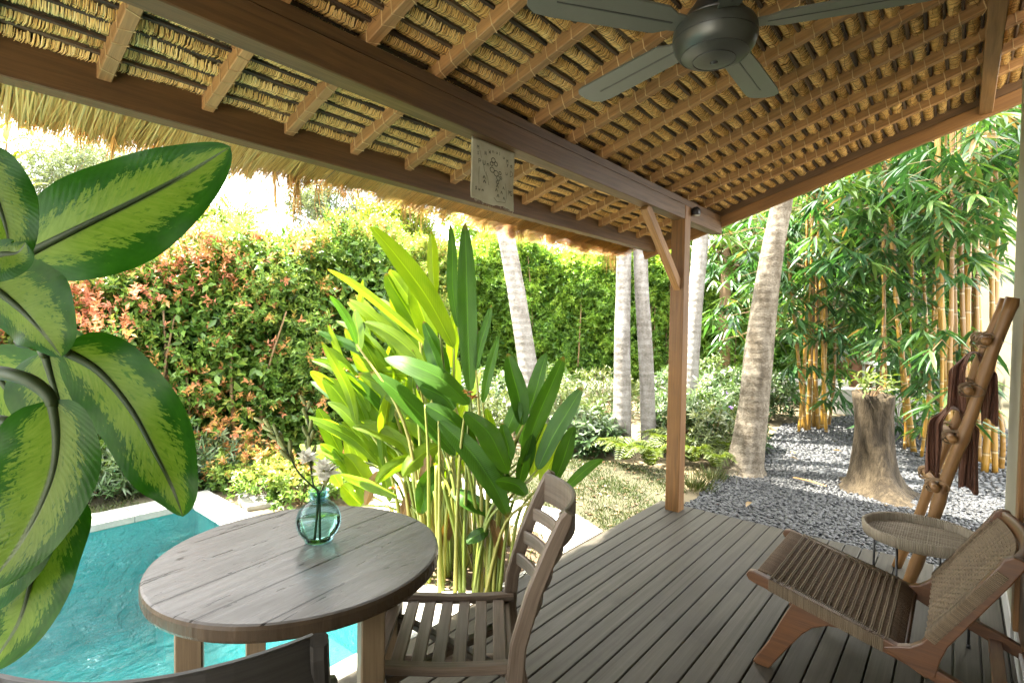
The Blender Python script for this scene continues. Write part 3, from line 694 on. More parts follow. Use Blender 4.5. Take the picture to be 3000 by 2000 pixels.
def bloom(pos, axis, r, name, parent, n=14, spread=.7, mat='petal'):
    axis = axis.normalized(); P, Dr, Nn, L = [], [], [], []
    for k in range(n):
        a = k*2.4; q = axis.orthogonal().normalized(); q2 = axis.cross(q)
        rad = q*math.cos(a)+q2*math.sin(a); sp = spread*(.35+.65*k/n)
        d = (axis*(1-sp*.6)+rad*sp).normalized(); P.append(pos+d*r*.1); Dr.append(d); Nn.append(axis-rad*.3); L.append(r*random.uniform(.8, 1.1))
    return link(name, leaves_mesh(name, [tuple(p) for p in P], [tuple(p) for p in Dr], [tuple(p) for p in Nn], np.array(L), np.array(L)*.6, np.full(n, 1.), T_LONG, True), M[mat], parent)
VD = (V((VXc, VYc, 1.0))-CO).dot(CF)
def stalk(pts, nb, label, blooms):
    q = [V((VXc+random.uniform(-.02, .02), VYc+random.uniform(-.02, .02), .765)), V((VXc+random.uniform(-.005, .005), VYc+random.uniform(-.005, .005), .93))]+[atD(u, v, VD+dd) for u, v, dd in pts]
    t = thing('tuberose_stem', q[1], label, 'flower', 'tuberose stems in the glass vase')
    # smooth curve
    cur = []
    for i in range(len(q)-1):
        for k in range(5): cur.append(q[i].lerp(q[i+1], k/5))
    cur.append(q[-1])
    for _ in range(3): cur = [cur[0]]+[(cur[i-1]+cur[i]*2+cur[i+1])/4 for i in range(1, len(cur)-1)]+[cur[-1]]
    mb = MB(); mb.tube(cur, [.0042-.0024*i/len(cur) for i in range(len(cur))], 8); mb.build('stem', M['dumbstem'], t, True)
    n = len(cur); st = int(n*.52)
    for k in range(nb):
        i = st+int((n-2-st)*k/(nb-1)); p = cur[min(i, n-2)]; d = (cur[i+1]-cur[i]).normalized()
        a = k*2.4; o = d.orthogonal().normalized(); o2 = d.cross(o); rad = o*math.cos(a)+o2*math.sin(a)
        L = .056*(1-.4*k/nb); ax = (d*.9+rad*.42).normalized()
        mb = MB(); mb.tube([p, p+ax*L*.3, p+ax*L*.65+d*L*.04, p+ax*L*.9+d*L*.1, p+ax*L+d*L*.14], [.0025, .0058, .0085*(1-.3*k/nb), .006, .0012], 7)
        mb.build('bud', M['bud'], t, True)
    for u, v, dd, r, sp in blooms: bloom(atD(u, v, VD+dd), V((random.uniform(-.2, .2), -.3, 1)), r, 'bloom', t, 18, sp)
stalk([(915, 1425, -.01), (868, 1378, -.03), (838, 1310, -.03), (800, 1262, -.02), (770, 1232, -.01)], 13, 'tuberose stem with closed buds leaning far to the left in the vase', [])
stalk([(918, 1430, .02), (908, 1350, .02), (906, 1270, .03), (893, 1165, .04)], 12, 'tallest tuberose stem with brownish buds standing upright in the vase', [(897, 1350, .0, .042, .95)])
stalk([(942, 1440, -.02), (952, 1410, -.02), (958, 1385, -.02)], 3, 'short tuberose stem carrying a full white bloom', [(948, 1412, -.02, .06, .5), (952, 1395, -.02, .05, .9), (944, 1375, -.02, .04, .9)])

# ================================================================== DINING CHAIRS
def make_chair(loc, rz, label, group, wood, wid=.235):
    t = thing('dining_chair', loc, label, 'chair', group, rz)
    W = wid
    for s in (-1, 1):
        mb = MB(); mb.sweep([(s*(W-.025), -.245+.02, 0), (s*(W-.025), -.215, .425)], .04, .042, up=(0, 1, 0)); mb.build('leg', M[wood], t, local=True)
        mb = MB(); pts = [(s*W, .30, 0), (s*W, .255, .2), (s*W, .225, .40), (s*W, .235, .52), (s*W, .28, .68), (s*W, .335, .82), (s*W, .372, .905), (s*W, .385, .93)]
        mb.sweep(pts, .03, [.042, .046, .054, .052, .050, .048, .044, .028], up=(0, 1, 0), ch=.006); mb.build('back_post', M[wood], t, local=True)
        mb = MB(); mb.sweep([(s*(W-.02), -.255, .437), (s*(W-.02), -.23, .443), (s*(W-.02), -.12, .436), (s*(W-.02), 0, .431), (s*(W-.02), .12, .433), (s*(W-.02), .24, .44)], [.03, .04, .04, .04, .04, .04], .03, ch=.006); mb.build('side_rail', M[wood], t, local=True)
        mb = MB(); mb.sweep([(s*(W-.03), -.2, .2), (s*(W-.03), .24, .2)], .02, .03); mb.build('stretcher', M[wood], t, local=True)
    for k in range(7):
        y = -.213+.0655*k; z = .433-.008*math.sin(math.pi*(y+.25)/.5)
        mb = MB(); mb.sweep([(-W+.035, y, z), (W-.035, y, z)], .043, .016, ch=.003); mb.build('seat_slat', M[wood], t, local=True)
    mb = MB(); mb.sweep([(-W+.03, -.235, .40), (W-.03, -.235, .40)], .025, .05); mb.sweep([(-W+.03, .21, .40), (W-.03, .21, .40)], .025, .05); mb.sweep([(-.16, -.19, .385), (.16, .2, .385)], .03, .025); mb.sweep([(.16, -.19, .358), (-.16, .2, .358)], .03, .025); mb.build('seat_frame', M[wood], t, local=True)
    for z, y, h, bow in ((.872, .362, .115, .07), (.765, .318, .05, .075), (.675, .282, .05, .075), (.588, .255, .05, .07)):
        mb = MB(); pts = [(W*x*.95, y+bow*(1-x*x), z) for x in np.linspace(-1, 1, 13)]
        mb.sweep(pts, .016, h, ch=.005); mb.build('back_slat', M[wood], t, local=True)
    return t
chg = 'slatted wooden chairs at the round table'
ch1 = make_chair((1.267, 1.345, 0), R_(222.4), 'grey brown slatted chair pushed in at the right of the table, seen from the side', chg, 'chair')
ch2 = make_chair((.512, 1.328, 0), math.atan2(.57, -.82), 'dark slatted chair back in the foreground with its back to the viewer', chg, 'shaded_chair', .253)

# ================================================================== LOUNGE CHAIR
XL, XR = 2.515, 3.165; SW = .036
lg = thing('lounge_chair', (2.85, .25, 0), 'low teak lounge chair with woven cord seat and back', 'lounge chair')
rail = [(.672, .362), (.700, .372), (.712, .392), (.702, .412), (.68, .416), (.15, .288), (-.2, .165), (-.5, .03), (-.56, 0), (-.47, 0), (-.2, .105), (.1, .222), (.38, .297)]
fleg = [(.515, .334), (.555, .25), (.61, .12), (.672, .012), (.665, 0), (.607, 0), (.598, .012), (.545, .10), (.48, .20), (.44, .245), (.385, .275), (.31, .288), (.42, .318)]
back = [(.20, .268), (.15, .288), (.11, .302), (.078, .33), (.052, .37), (.01, .445), (-.128, .685), (-.14, .712), (-.165, .728), (-.192, .722), (-.20, .70), (-.17, .64), (.0, .342), (.02, .28), (.03, .215), (.06, .2)]
for x in (XL, XR):
    for nm, o, dx in (('side_rail', rail, 0), ('leg', fleg, .002), ('back_upright', back, -.002)):
        mb = MB(); mb.prism(o, 0, x+dx, x+SW+dx, random.random()); mb.gc = [(p[1]*1.0+p[2]*.6, p[2], p[0]) for p in mb.v]; mb.build(nm, M['teak'], lg, bevel=.005)
mb = MB(); mb.tube([(XL+.01, .66, .392), (XR+SW-.01, .66, .392)], .019, 14); mb.build('front_rod', M['teak'], lg, True)
mb = MB(); mb.sweep([(XL+SW, .145, .252), (XR, .145, .252)], .04, .03); mb.build('rear_rod', M['teak'], lg)
mb = MB(); mb.sweep([(XL+SW, -.16, .13), (XR, -.16, .13)], .045, .03); mb.build('stretcher', M['teak'], lg)
xc = (XL+XR+SW)/2; hwid = (XR+SW-XL)/2
pts = [(xc+hwid*u*.985, -.165-.055*(1-u*u), .695) for u in np.linspace(-1, 1, 17)]
mb = MB(); mb.sweep(pts, .034, .055, up=(0, -.25, 1), ch=.012); mb.build('top_rail', M['teak'], lg, True)
mb = MB()
def seatp(x, y, dz=0): return V((x, y, .272+(y-.145)*.247+.02-.018*math.sin(math.pi*min(max((y-.14)/.52, 0), 1))+dz))
x0, x1 = XL+SW+.004, XR-.004
nw = 66
for i in range(nw):
    x = x0+(x1-x0)*i/(nw-1)
    pts = [(x, .675, .375), (x, .682, .392), (x, .668, .413)]+[tuple(seatp(x, y, .0015*math.sin(i*math.pi+k*.0))) for k, y in enumerate(np.linspace(.63, .17, 7))]+[(x, .14, .272), (x, .120, .255), (x, .13, .235)]
    mb.tube(pts, .0030, 5, False, random.uniform(.1, .7))
w1 = mb.build('seat_warp', M['cord_dark'], lg, True)
tag(w1, kind='stuff')
mb = MB()
for j, y in enumerate(np.linspace(.605, .185, 17)):
    for d in (-.0032, .0032):
        pts = [tuple(seatp(x0-.03+(x1-x0+.06)*k/44, y+d+.0005*math.sin(k*.7+j), .0045+.0022*math.sin(k*math.pi/1.0+j*1.5))) for k in range(45)]
        mb.tube(pts, .0028, 5, False, random.uniform(.45, 1))
for X in (XL-.001, XR-.001):
    k = 0; y = .612
    while y > .19:
        zc = .412-(.68-y)*.2415; a, b = X-.004, X+SW+.005
        mb.tube([(a, y, zc-.045), (a, y, zc+.0035), (b, y+.001, zc+.0045), (b, y, zc-.045)], .0030, 5, False, random.uniform(.3, .95)); y -= .0063
tag(mb.build('seat_weave', M['cord'], lg, True), kind='stuff')
mb = MB()
def backp(x, s, off=0):
    u = (x-xc)/hwid; y = .062+(-.132-.062)*s-.045*s*(1-u*u); z = .352+(.672-.352)*s
    return V((x, y+off*.86, z+off*.5))
for i in range(60):
    x = x0+(x1-x0)*i/59; ph = i*math.pi
    pts = [tuple(backp(x, s, .0035*math.sin(ph+k*math.pi))) for k, s in enumerate(np.linspace(0, 1.06, 27))]
    mb.tube(pts, .0032, 5, False, random.uniform(.2, .9))
for j in range(27):
    s = j/26; pts = [tuple(backp(x0-.025+(x1-x0+.05)*k/46, s, .004*math.sin(k*1.6+j*math.pi))) for k in range(47)]
    mb.tube(pts, .0032, 5, False, random.uniform(.3, 1))
for X in (XL-.001, XR-.001):
    for j in range(58):
        s = .02+.96*j/57; q = V((X, .066+(-.132-.066)*s, .352+.32*s)); n = V((0, .86, .5)); a, b = -.005, SW+.006
        mb.tube([q+V((a, 0, 0))-n*.03, q+V((a, 0, 0))+n*.004, q+V((b, 0, 0))+n*.005, q+V((b, 0, 0))-n*.03], .0030, 5, False, random.uniform(.2, .9))
tag(mb.build('back_weave', M['cord'], lg, True), kind='stuff')

# ================================================================== SIDE TABLE
sx, sy = 3.405, .125
st = thing('side_table', (sx, sy, 0), 'round rattan tray side table on thin black legs behind the lounge chair', 'side table')
mb = MB(); mb.lathe([(.0, .452), (.235, .452), (.235, .458), (0, .458)], 40, (sx, sy, 0), .5); base = mb.build('tray', M['cord_dark'], st)
mb = MB()
for k in range(180):
    a = 2*math.pi*k/180; d = V((math.cos(a), math.sin(a), 0)); c = V((sx, sy, 0))
    mb.tube([c+d*.232+V((0, 0, .452)), c+d*.2415+V((0, 0, .450)), c+d*.2465+V((0, 0, .475)), c+d*.248+V((0, 0, .499)), c+d*.242+V((0, 0, .503)), c+d*.235+V((0, 0, .497)), c+d*.232+V((0, 0, .46))], .0041, 5, False, random.uniform(.25, .8))
tag(mb.build('rim', M['rattan'], st, True), kind='stuff')
mb = MB()
for k in range(-22, 23):
    o = k*.0105; h = math.sqrt(max(.23**2-o*o, 0)); 
    if h < .02: continue
    n = max(4, int(h/.011)*2)
    for d in (0, 1):
        pts = []
        for i in range(n+1):
            q = -h+2*h*i/n; zz = .4605+.0018*math.sin(i*math.pi/1+.0+k*math.pi+d*1.57+i*.8)
            pts.append((sx+(q if d else o), sy+(o if d else q), zz))
        mb.tube(pts, .0027, 4, False, random.uniform(.2, .9))
tag(mb.build('woven_top', M['rattan'], st, True), kind='stuff')
for k in range(4):
    a = R_(68+90*k); d = V((math.cos(a), math.sin(a), 0)); q = V((sx, sy, 0))+d*.215
    mb = MB(); mb.tube([q+V((0, 0, .0)), q+V((0, 0, .02))], .009, 10); mb.tube([q+V((0, 0, .02)), q+V((0, 0, .452))], .006, 10); mb.build('leg', M['black'], st, True)
mb = MB(); mb.tube([V((sx, sy, .445))+V((math.cos(R_(a))*.215, math.sin(R_(a))*.215, 0)) for a in range(0, 360, 10)], .005, 6, closed=True); mb.build('leg_ring', M['black'], st, True)

# ================================================================== LADDER AND TOWELS
ld = thing('bamboo_ladder', (3.98, .2, 0), 'bamboo ladder with lashed rungs leaning against the cream wall', 'ladder')
A0, A1 = V((3.88, .19, 0)), V((3.80, -.205, 1.69)); B0, B1 = V((4.17, .262, 0)), V((4.10, -.19, 1.70))
def bamboo_tube(mb, a, b, r, n=22):
    pts = [a.lerp(b, i/n)+V((.004*math.sin(i*.9), .004*math.cos(i*.7), 0)) for i in range(n+1)]
    mb.tube(pts, [r*(1.12 if i % 5 == 2 else 1-.004*i) for i in range(n+1)], 14)
for a, b, r in ((A0, A1, .031), (B0, B1, .027)):
    mb = MB(); bamboo_tube(mb, a, b, r); mb.build('pole', M['bamboo_pole'], ld, True)
RUNGS = [.155, .37, .54, .70, .86]
for k, s in enumerate(RUNGS):
    a, b = A0.lerp(A1, s)+V((0, .045, .012)), B0.lerp(B1, s)+V((0, .04, .012)); d = (b-a).normalized()
    mb = MB(); bamboo_tube(mb, a-d*.10, b+d*.10, .021, 10); rg = mb.build('rung', M['bamboo_pole'], ld, True)
    for pp, r2 in ((a, .031), (b, .027)):
        mb = MB(); hel = []
        ax = (A1-A0).normalized(); o = V((0, -.03, 0))
        for t_ in range(5):
            n = 14
            hel += [pp+o*.5+d*(.012*(t_+i/n-2.5))+V((0, math.cos(2*math.pi*i/n)*.052, math.sin(2*math.pi*i/n)*.034+.02*math.cos(2*math.pi*i/n)*(-1 if t_ % 2 else .4))) for i in range(n)]
        mb.tube(hel, .0042, 5); mb.build('lashing', M['twig'], rg, True)
def towel(s, x0, x1, Lf, Lb, label, seed, ty):
    c = A0.lerp(B0, .5).lerp(A1.lerp(B1, .5), s)+V((0, .045, .03)); rs = random.Random(seed)
    t = thing('towel', c, label, 'towel', 'brown towels on the bamboo ladder')
    mb = MB(); NW, NL = 40, 40; g = []
    ph = [rs.uniform(0, 6) for _ in range(5)]
    for j in range(NL+1):
        q = j/NL; l = q*(Lf+Lb)
        for i in range(NW+1):
            w = i/NW; x = x0+(x1-x0)*w
            fold = math.sin(w*19+ph[0])*.6+math.sin(w*33+ph[1])*.3
            if l < Lf: dd = Lf-l; sgn = 1
            else: dd = l-Lf; sgn = -1
            arc = min(dd/.06, 1); z = c.z-.0+.03*(1-arc*arc)-max(dd-.03, 0); k = min(dd/.25, 1)
            zig = .013*math.sin(w*11+ph[0]+l)+.008*math.sin(w*23.7+ph[1]+l*2)+.005*math.sin(w*41.3+ph[2]-l*3); k = min(dd/.11, 1); kk = k*k*(3-2*k)
            y = c.y+sgn*(.028*arc+.022*kk)+kk*(w-.5)*(.075+.012*math.sin(ph[3]+sgn))+.006*math.sin(l*9+w*5+ph[2])*k+sgn*ty*kk
            x = x0+(x1-x0)*w; xm = (x0+x1)/2-.05
            g.append((x+(xm+zig-x)*kk, y, z+(.02*math.sin(w*6+ph[4]))*k))
    mb.add(g, [(j*(NW+1)+i, j*(NW+1)+i+1, (j+1)*(NW+1)+i+1, (j+1)*(NW+1)+i) for j in range(NL) for i in range(NW)])
    o = mb.build('cloth', M['towel'], t, True); m = o.modifiers.new('thick', 'SOLIDIFY'); m.thickness = .0035
towel(.60, 3.86, 4.12, .40, .46, 'brown towel draped over the lower rung of the bamboo ladder', 3, .03)
towel(.79, 3.84, 4.08, .33, .38, 'brown towel draped over the upper rung of the bamboo ladder', 5, .02)

# ================================================================== PLANTS
def curve(pts, n):
    pts = [V(p) for p in pts]
    if len(pts) == 2: return [pts[0].lerp(pts[1], i/(n-1)) for i in range(n)]
    out = []; m = len(pts)
    for i in range(n):
        t = i/(n-1)*(m-1); k = min(int(t), m-2); f = t-k
        p0, p1, p2, p3 = pts[max(k-1, 0)], pts[k], pts[k+1], pts[min(k+2, m-1)]
        out.append(.5*((2*p1)+(p2-p0)*f+(2*p0-5*p1+4*p2-p3)*f*f+(3*p1-p0-3*p2+p3)*f**3))
    return out
def blade_mesh(name, mid, wl, wr, nrmv, fold=.25, wav=.06, rid=0., m=5, thick_mid=.0):
    """mid: curve points; wl, wr: half widths (m) per point; nrmv: approximate leaf normal"""
    n = len(mid); vs, lc, fs = [], [], []; ph = random.uniform(0, 6)
    L = sum((mid[i+1]-mid[i]).length for i in range(n-1))
    for i, p in enumerate(mid):
        t = (mid[min(i+1, n-1)]-mid[max(i-1, 0)]).normalized(); N = V(nrmv); N = (N-t*N.dot(t)).normalized(); X = t.cross(N)
        s = i/(n-1)
        for k in range(-m, m+1):
            a = k/m; w = (wr if a > 0 else wl)[i]*abs(a)
            h = fold*w*(1-.35*abs(a))+wav*w*a*a*math.sin(s*13+ph+(1.5 if a > 0 else 0))
            vs.append(p+X*(w*(1 if a > 0 else -1))+N*h); lc.append((s, abs(a), rid))
    r = 2*m+1
    for i in range(n-1):
        for k in range(2*m): fs.append((i*r+k, i*r+k+1, (i+1)*r+k+1, (i+1)*r+k))
    me = npmesh(name, [tuple(v) for v in vs], fs, None, lc, True)
    return me
def prof(s, peak=.45, sharp=.8):
    s = min(max(s, 0), 1)
    return (math.sin(math.pi*s**(math.log(.5)/math.log(peak))))**sharp if 0 < s < 1 else 0

def hprof(s): return (max(s, 0)**.6)*(max(1-s, 0)**.8)/.415
# ---- dumb cane in the foreground
dc = thing('dumb_cane', (-.16, .98, 0), 'big foreground dumb cane plant with large variegated leaves', 'plant')
TOC = (-CF)
def dleaf(px, wl, wr, tilt=(0, 0), fold=.25, wpk=.42, flip=1, pet=None):
    mid = curve([atD(*p) for p in px], 40); d = px[1][2]
    N = (TOC+CR*tilt[0]+CU*tilt[1]).normalized()*flip
    W = [min(1.03, (i/39)**.5*(1-i/39)**.8/.425)*d/FPX for i in range(40)]
    o = link('leaf', blade_mesh('leaf', mid, [w*wl for w in W], [w*wr for w in W], N, fold*flip, .07, random.uniform(0, 40), 7), M['dumb'], dc)
    mb = MB(); q = mid[:34]; mb.tube([p-N*flip*.002 for p in q], [.0062*(1-i/36)+.0008 for i in range(len(q))], 7)
    if pet:
        pp = curve([atD(*p) for p in pet]+[mid[0], mid[2]], 18); mb.tube(pp, [.009-.003*i/18 for i in range(18)], 8)
    mb.build('midrib', M['dumbstem'], o, True)
# wl is on the camera-left/up side of the direction of travel
dleaf([(70, 748, .80), (230, 668, .81), (400, 585, .83), (540, 512, .85), (675, 430, .86)], 150, 165, (-.1, -.25), -.18, .40, 1, [(-150, 900, .78), (0, 790, .79)])
dleaf([(185, 1028, .72), (285, 1085, .73), (380, 1195, .73), (450, 1320, .73), (505, 1430, .73), (536, 1513, .74)], 130, 135, (.1, -.1), -.2, .45, 1, [(60, 1000, .74), (120, 1005, .73)])
dleaf([(-60, 815, .66), (40, 890, .67), (115, 965, .67), (180, 1046, .68)], 160, 105, (0, -.2), -.2, .5, 1, [(-160, 900, .7)])
dleaf([(-70, 430, .62), (-20, 560, .62), (20, 680, .62), (25, 800, .63)], 100, 60, (.4, .1), .2, .5, 1, [(-150, 760, .66), (-130, 500, .64)])
dleaf([(-60, 760, .60), (10, 745, .60), (50, 740, .60), (75, 710, .60)], 45, 95, (.3, .3), .2, .5, 1)
dleaf([(128, 1030, .80), (150, 1110, .80), (185, 1220, .80), (225, 1340, .80), (262, 1420, .80)], 75, 160, (.05, -.15), -.15, .40, 1, [(110, 960, .82)])
dleaf([(-60, 1045, .83), (20, 1140, .83), (90, 1240, .83), (140, 1350, .83), (160, 1420, .83)], 150, 130, (0, -.2), -.15, .5, 1)
dleaf([(150, 1170, .60), (165, 1270, .60), (155, 1380, .60), (110, 1500, .60), (40, 1620, .60), (-50, 1730, .61)], 125, 170, (.25, .1), .22, .40, 1, [(-140, 1120, .64), (-20, 1092, .62), (70, 1108, .60), (125, 1140, .60)])
dleaf([(98, 1400, .64), (95, 1470, .64), (60, 1580, .64), (0, 1700, .65), (-60, 1800, .66)], 110, 150, (.1, .2), .15, .42, 1, [(-140, 1290, .68), (-20, 1235, .66), (50, 1255, .65), (88, 1320, .64)])
dleaf([(190, 1440, .70), (150, 1540, .69), (95, 1690, .68), (50, 1830, .67), (-40, 1965, .67)], 120, 165, (-.1, .05), -.2, .40, 1)
dleaf([(150, 1010, .86), (200, 985, .86), (235, 1010, .86), (262, 1050, .86)], 30, 40, (0, -.3), -.1, .5, 1)
dleaf([(-80, 1380, .75), (0, 1450, .75), (40, 1540, .75), (60, 1660, .75)], 120, 120, (0, -.2), -.15, .5, 1)
mb = MB(); mb.tube(curve([(-.16, .98, .25), (-.15, .95, .8), (-.10, .90, 1.3), (-.08, .88, 1.72)], 24), [.026-.0006*i for i in range(24)], 12); mb.build('stalk', M['dumbstem'], dc, True)
mb = MB(); mb.lathe([(0, .0), (.11, .0), (.15, .27), (.165, .28), (.165, .31), (.14, .31), (.135, .28), (0, .27)], 32, (-.16, .98, 0)); mb.build('pot', M['terracotta'], dc, True)

# ---- tall heliconia clump on the planting bed
h1 = thing('heliconia_clump', (2.45, 2.6, 0), 'tall heliconia clump with sunlit yellow green paddle leaves and thin canes', 'plant')
h2 = thing('heliconia_clump', (2.75, 2.3, 0), 'shorter dark green heliconia with upright paddle leaves beside the chair back', 'plant')
def ground_at(u, d):
    v = 1000+FPX*(CF.z+CR.z*(u-1500)/FPX+(1.5-.0)/d)/CU.z
    return atD(u, v, d)
def hleaf(own, base, tip, w, d, mat, sag=0., dd=.0, stem=True, roll=None):
    b = atD(base[0], base[1], d); t = atD(tip[0], tip[1], d+dd); L = (t-b).length
    dirn = (t-b).normalized(); perp = CU-dirn*CU.dot(dirn)
    m1 = b.lerp(t, .38)+perp*(sag*L)+V((random.gauss(0, .01), random.gauss(0, .01), 0)); m2 = b.lerp(t, .75)+perp*(sag*L*.75)
    mid = curve([b, m1, m2, t], 26)
    hw = w*d/FPX/2*1.1; W = [hprof(i/25)*hw for i in range(26)]
    r = random.uniform(-.9, .9) if roll is None else roll
    N = (TOC*math.cos(r)+dirn.cross(TOC).normalized()*math.sin(r)+CU*.15).normalized()
    k = 1/max(.55, abs(math.cos(r)))
    o = link('leaf', blade_mesh('leaf', mid, [x*k for x in W], [x*k for x in W], N, random.choice((-1, 1))*random.uniform(.2, .45), .05, random.uniform(0, 40), 4), M[mat], own)
    if stem:
        gu = 1345+(base[0]-1345)*.42+random.uniform(-55, 55); gu = min(max(gu, 1190), 1500)
        g = ground_at(gu, min(max(d-.1+random.uniform(-.25, .2), 3.0), 3.75)); g.z = GZ+.02
        c1 = g.lerp(b, .55); c1.x += (g.x-b.x)*.25; c1.y += (g.y-b.y)*.25; c1.z += .12
        pts = curve([g, c1, b], 14); mb = MB(); mb.tube(pts, [.0135-.0085*i/14 for i in range(14)], 7)
        mb.build('cane', M['stem'], own, True)
Y, Gn = 'heli_y', 'heli_g'
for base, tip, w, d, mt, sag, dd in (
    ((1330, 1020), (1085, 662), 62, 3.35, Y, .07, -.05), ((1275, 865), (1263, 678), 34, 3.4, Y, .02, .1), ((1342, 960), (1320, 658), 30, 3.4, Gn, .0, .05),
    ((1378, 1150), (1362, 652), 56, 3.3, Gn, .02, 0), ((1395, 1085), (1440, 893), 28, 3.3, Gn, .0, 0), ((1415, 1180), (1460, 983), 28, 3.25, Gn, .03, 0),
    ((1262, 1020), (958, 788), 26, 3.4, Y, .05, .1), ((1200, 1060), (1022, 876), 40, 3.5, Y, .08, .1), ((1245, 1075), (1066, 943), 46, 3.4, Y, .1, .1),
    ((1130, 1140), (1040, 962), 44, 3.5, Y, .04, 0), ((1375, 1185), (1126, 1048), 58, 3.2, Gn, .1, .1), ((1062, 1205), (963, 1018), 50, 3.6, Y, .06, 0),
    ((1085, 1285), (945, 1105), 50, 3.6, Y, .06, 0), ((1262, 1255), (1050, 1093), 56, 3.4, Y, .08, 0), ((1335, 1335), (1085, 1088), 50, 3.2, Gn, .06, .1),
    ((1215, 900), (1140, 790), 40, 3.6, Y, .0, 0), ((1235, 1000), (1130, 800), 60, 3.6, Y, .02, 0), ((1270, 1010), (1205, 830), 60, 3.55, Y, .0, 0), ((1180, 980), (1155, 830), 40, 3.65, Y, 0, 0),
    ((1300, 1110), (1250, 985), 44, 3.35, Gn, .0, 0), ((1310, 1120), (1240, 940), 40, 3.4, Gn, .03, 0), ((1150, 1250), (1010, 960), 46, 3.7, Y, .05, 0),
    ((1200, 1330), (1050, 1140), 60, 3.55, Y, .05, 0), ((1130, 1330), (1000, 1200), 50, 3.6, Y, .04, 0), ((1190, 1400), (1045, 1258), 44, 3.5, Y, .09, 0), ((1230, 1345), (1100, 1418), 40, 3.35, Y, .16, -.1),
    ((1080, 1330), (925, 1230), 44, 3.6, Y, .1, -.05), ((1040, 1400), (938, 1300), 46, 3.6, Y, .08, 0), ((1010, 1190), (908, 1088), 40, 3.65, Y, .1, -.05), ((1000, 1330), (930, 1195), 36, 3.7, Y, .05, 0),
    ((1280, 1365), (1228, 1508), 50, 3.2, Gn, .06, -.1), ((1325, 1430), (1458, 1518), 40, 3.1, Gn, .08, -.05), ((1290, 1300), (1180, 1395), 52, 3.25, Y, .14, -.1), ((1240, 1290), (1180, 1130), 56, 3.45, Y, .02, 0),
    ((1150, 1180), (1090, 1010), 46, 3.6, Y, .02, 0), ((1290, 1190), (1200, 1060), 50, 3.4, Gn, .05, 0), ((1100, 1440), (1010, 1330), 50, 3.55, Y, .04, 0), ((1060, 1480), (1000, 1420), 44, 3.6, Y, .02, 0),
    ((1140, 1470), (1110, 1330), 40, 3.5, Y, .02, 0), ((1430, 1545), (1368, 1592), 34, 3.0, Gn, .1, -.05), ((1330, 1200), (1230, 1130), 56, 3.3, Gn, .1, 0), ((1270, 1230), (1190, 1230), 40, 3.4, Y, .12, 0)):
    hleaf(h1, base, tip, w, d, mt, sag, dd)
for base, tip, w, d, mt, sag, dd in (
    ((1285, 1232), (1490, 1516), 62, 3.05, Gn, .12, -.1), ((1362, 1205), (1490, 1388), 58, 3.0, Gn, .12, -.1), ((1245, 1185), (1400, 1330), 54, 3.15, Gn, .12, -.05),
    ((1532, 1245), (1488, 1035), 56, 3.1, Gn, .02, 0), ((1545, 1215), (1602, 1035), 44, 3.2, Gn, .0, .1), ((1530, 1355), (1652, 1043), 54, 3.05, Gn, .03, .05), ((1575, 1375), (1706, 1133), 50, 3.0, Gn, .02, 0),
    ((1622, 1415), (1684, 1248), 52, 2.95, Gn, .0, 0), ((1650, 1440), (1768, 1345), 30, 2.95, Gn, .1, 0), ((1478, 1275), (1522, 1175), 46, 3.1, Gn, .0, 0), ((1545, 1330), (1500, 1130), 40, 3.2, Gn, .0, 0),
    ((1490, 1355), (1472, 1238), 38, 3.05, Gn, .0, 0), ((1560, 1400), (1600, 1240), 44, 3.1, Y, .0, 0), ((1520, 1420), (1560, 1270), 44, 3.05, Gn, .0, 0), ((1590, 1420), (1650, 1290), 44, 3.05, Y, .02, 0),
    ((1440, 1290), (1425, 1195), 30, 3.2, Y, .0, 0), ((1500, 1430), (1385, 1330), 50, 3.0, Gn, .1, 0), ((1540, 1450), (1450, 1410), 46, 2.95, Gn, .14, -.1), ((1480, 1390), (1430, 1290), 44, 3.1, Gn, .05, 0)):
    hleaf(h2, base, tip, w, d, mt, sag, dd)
for k in range(76):
    bx_, by_ = random.uniform(1000, 1350), random.uniform(1000, 1480); an = random.uniform(-1.0, .15) if random.random() < .85 else random.uniform(-1.6, .5)
    ln_ = random.uniform(170, 320); hleaf(h1, (bx_, by_), (bx_+ln_*math.sin(an), by_-ln_*math.cos(an)*random.uniform(.5, 1)), random.uniform(24, 40), random.uniform(3.35, 3.8), Y if random.random() < .9 else Gn, random.uniform(.02, .16), random.uniform(-.1, .15), k % 3 == 0)
for k in range(26):
    u = random.uniform(1240, 1500); d = random.uniform(3.05, 3.7); g = ground_at(u, d); g.z = GZ+.02
    e = atD(u+random.gauss(-25, 40), random.uniform(1330, 1480), d+random.uniform(-.1, .1)); mb = MB()
    mb.tube(curve([g, g.lerp(e, .5)+V((random.gauss(0, .015), random.gauss(0, .015), 0)), e], 10), [random.uniform(.009, .015)]*10, 7, True, random.uniform(.2, 1)); mb.build('cane', M['stem'], h1, True)
M['heli_dry'] = m_heli('heliconia_dry', (.11, .06, .02), (.22, .13, .045), .3)
for base, tip, w, d in (((1330, 1480), (1290, 1620), 34, 3.15), ((1200, 1440), (1165, 1560), 30, 3.4), ((1440, 1520), (1470, 1640), 30, 3.0), ((1260, 1330), (1235, 1450), 30, 3.2), ((1110, 1380), (1070, 1480), 30, 3.5)):
    hleaf(h1, base, tip, w, d, 'heli_dry', .06, 0, False)
bract = m_leaf('orange_bract', [(0, (.30, .09, .015)), (1, (.42, .2, .03))], .3)
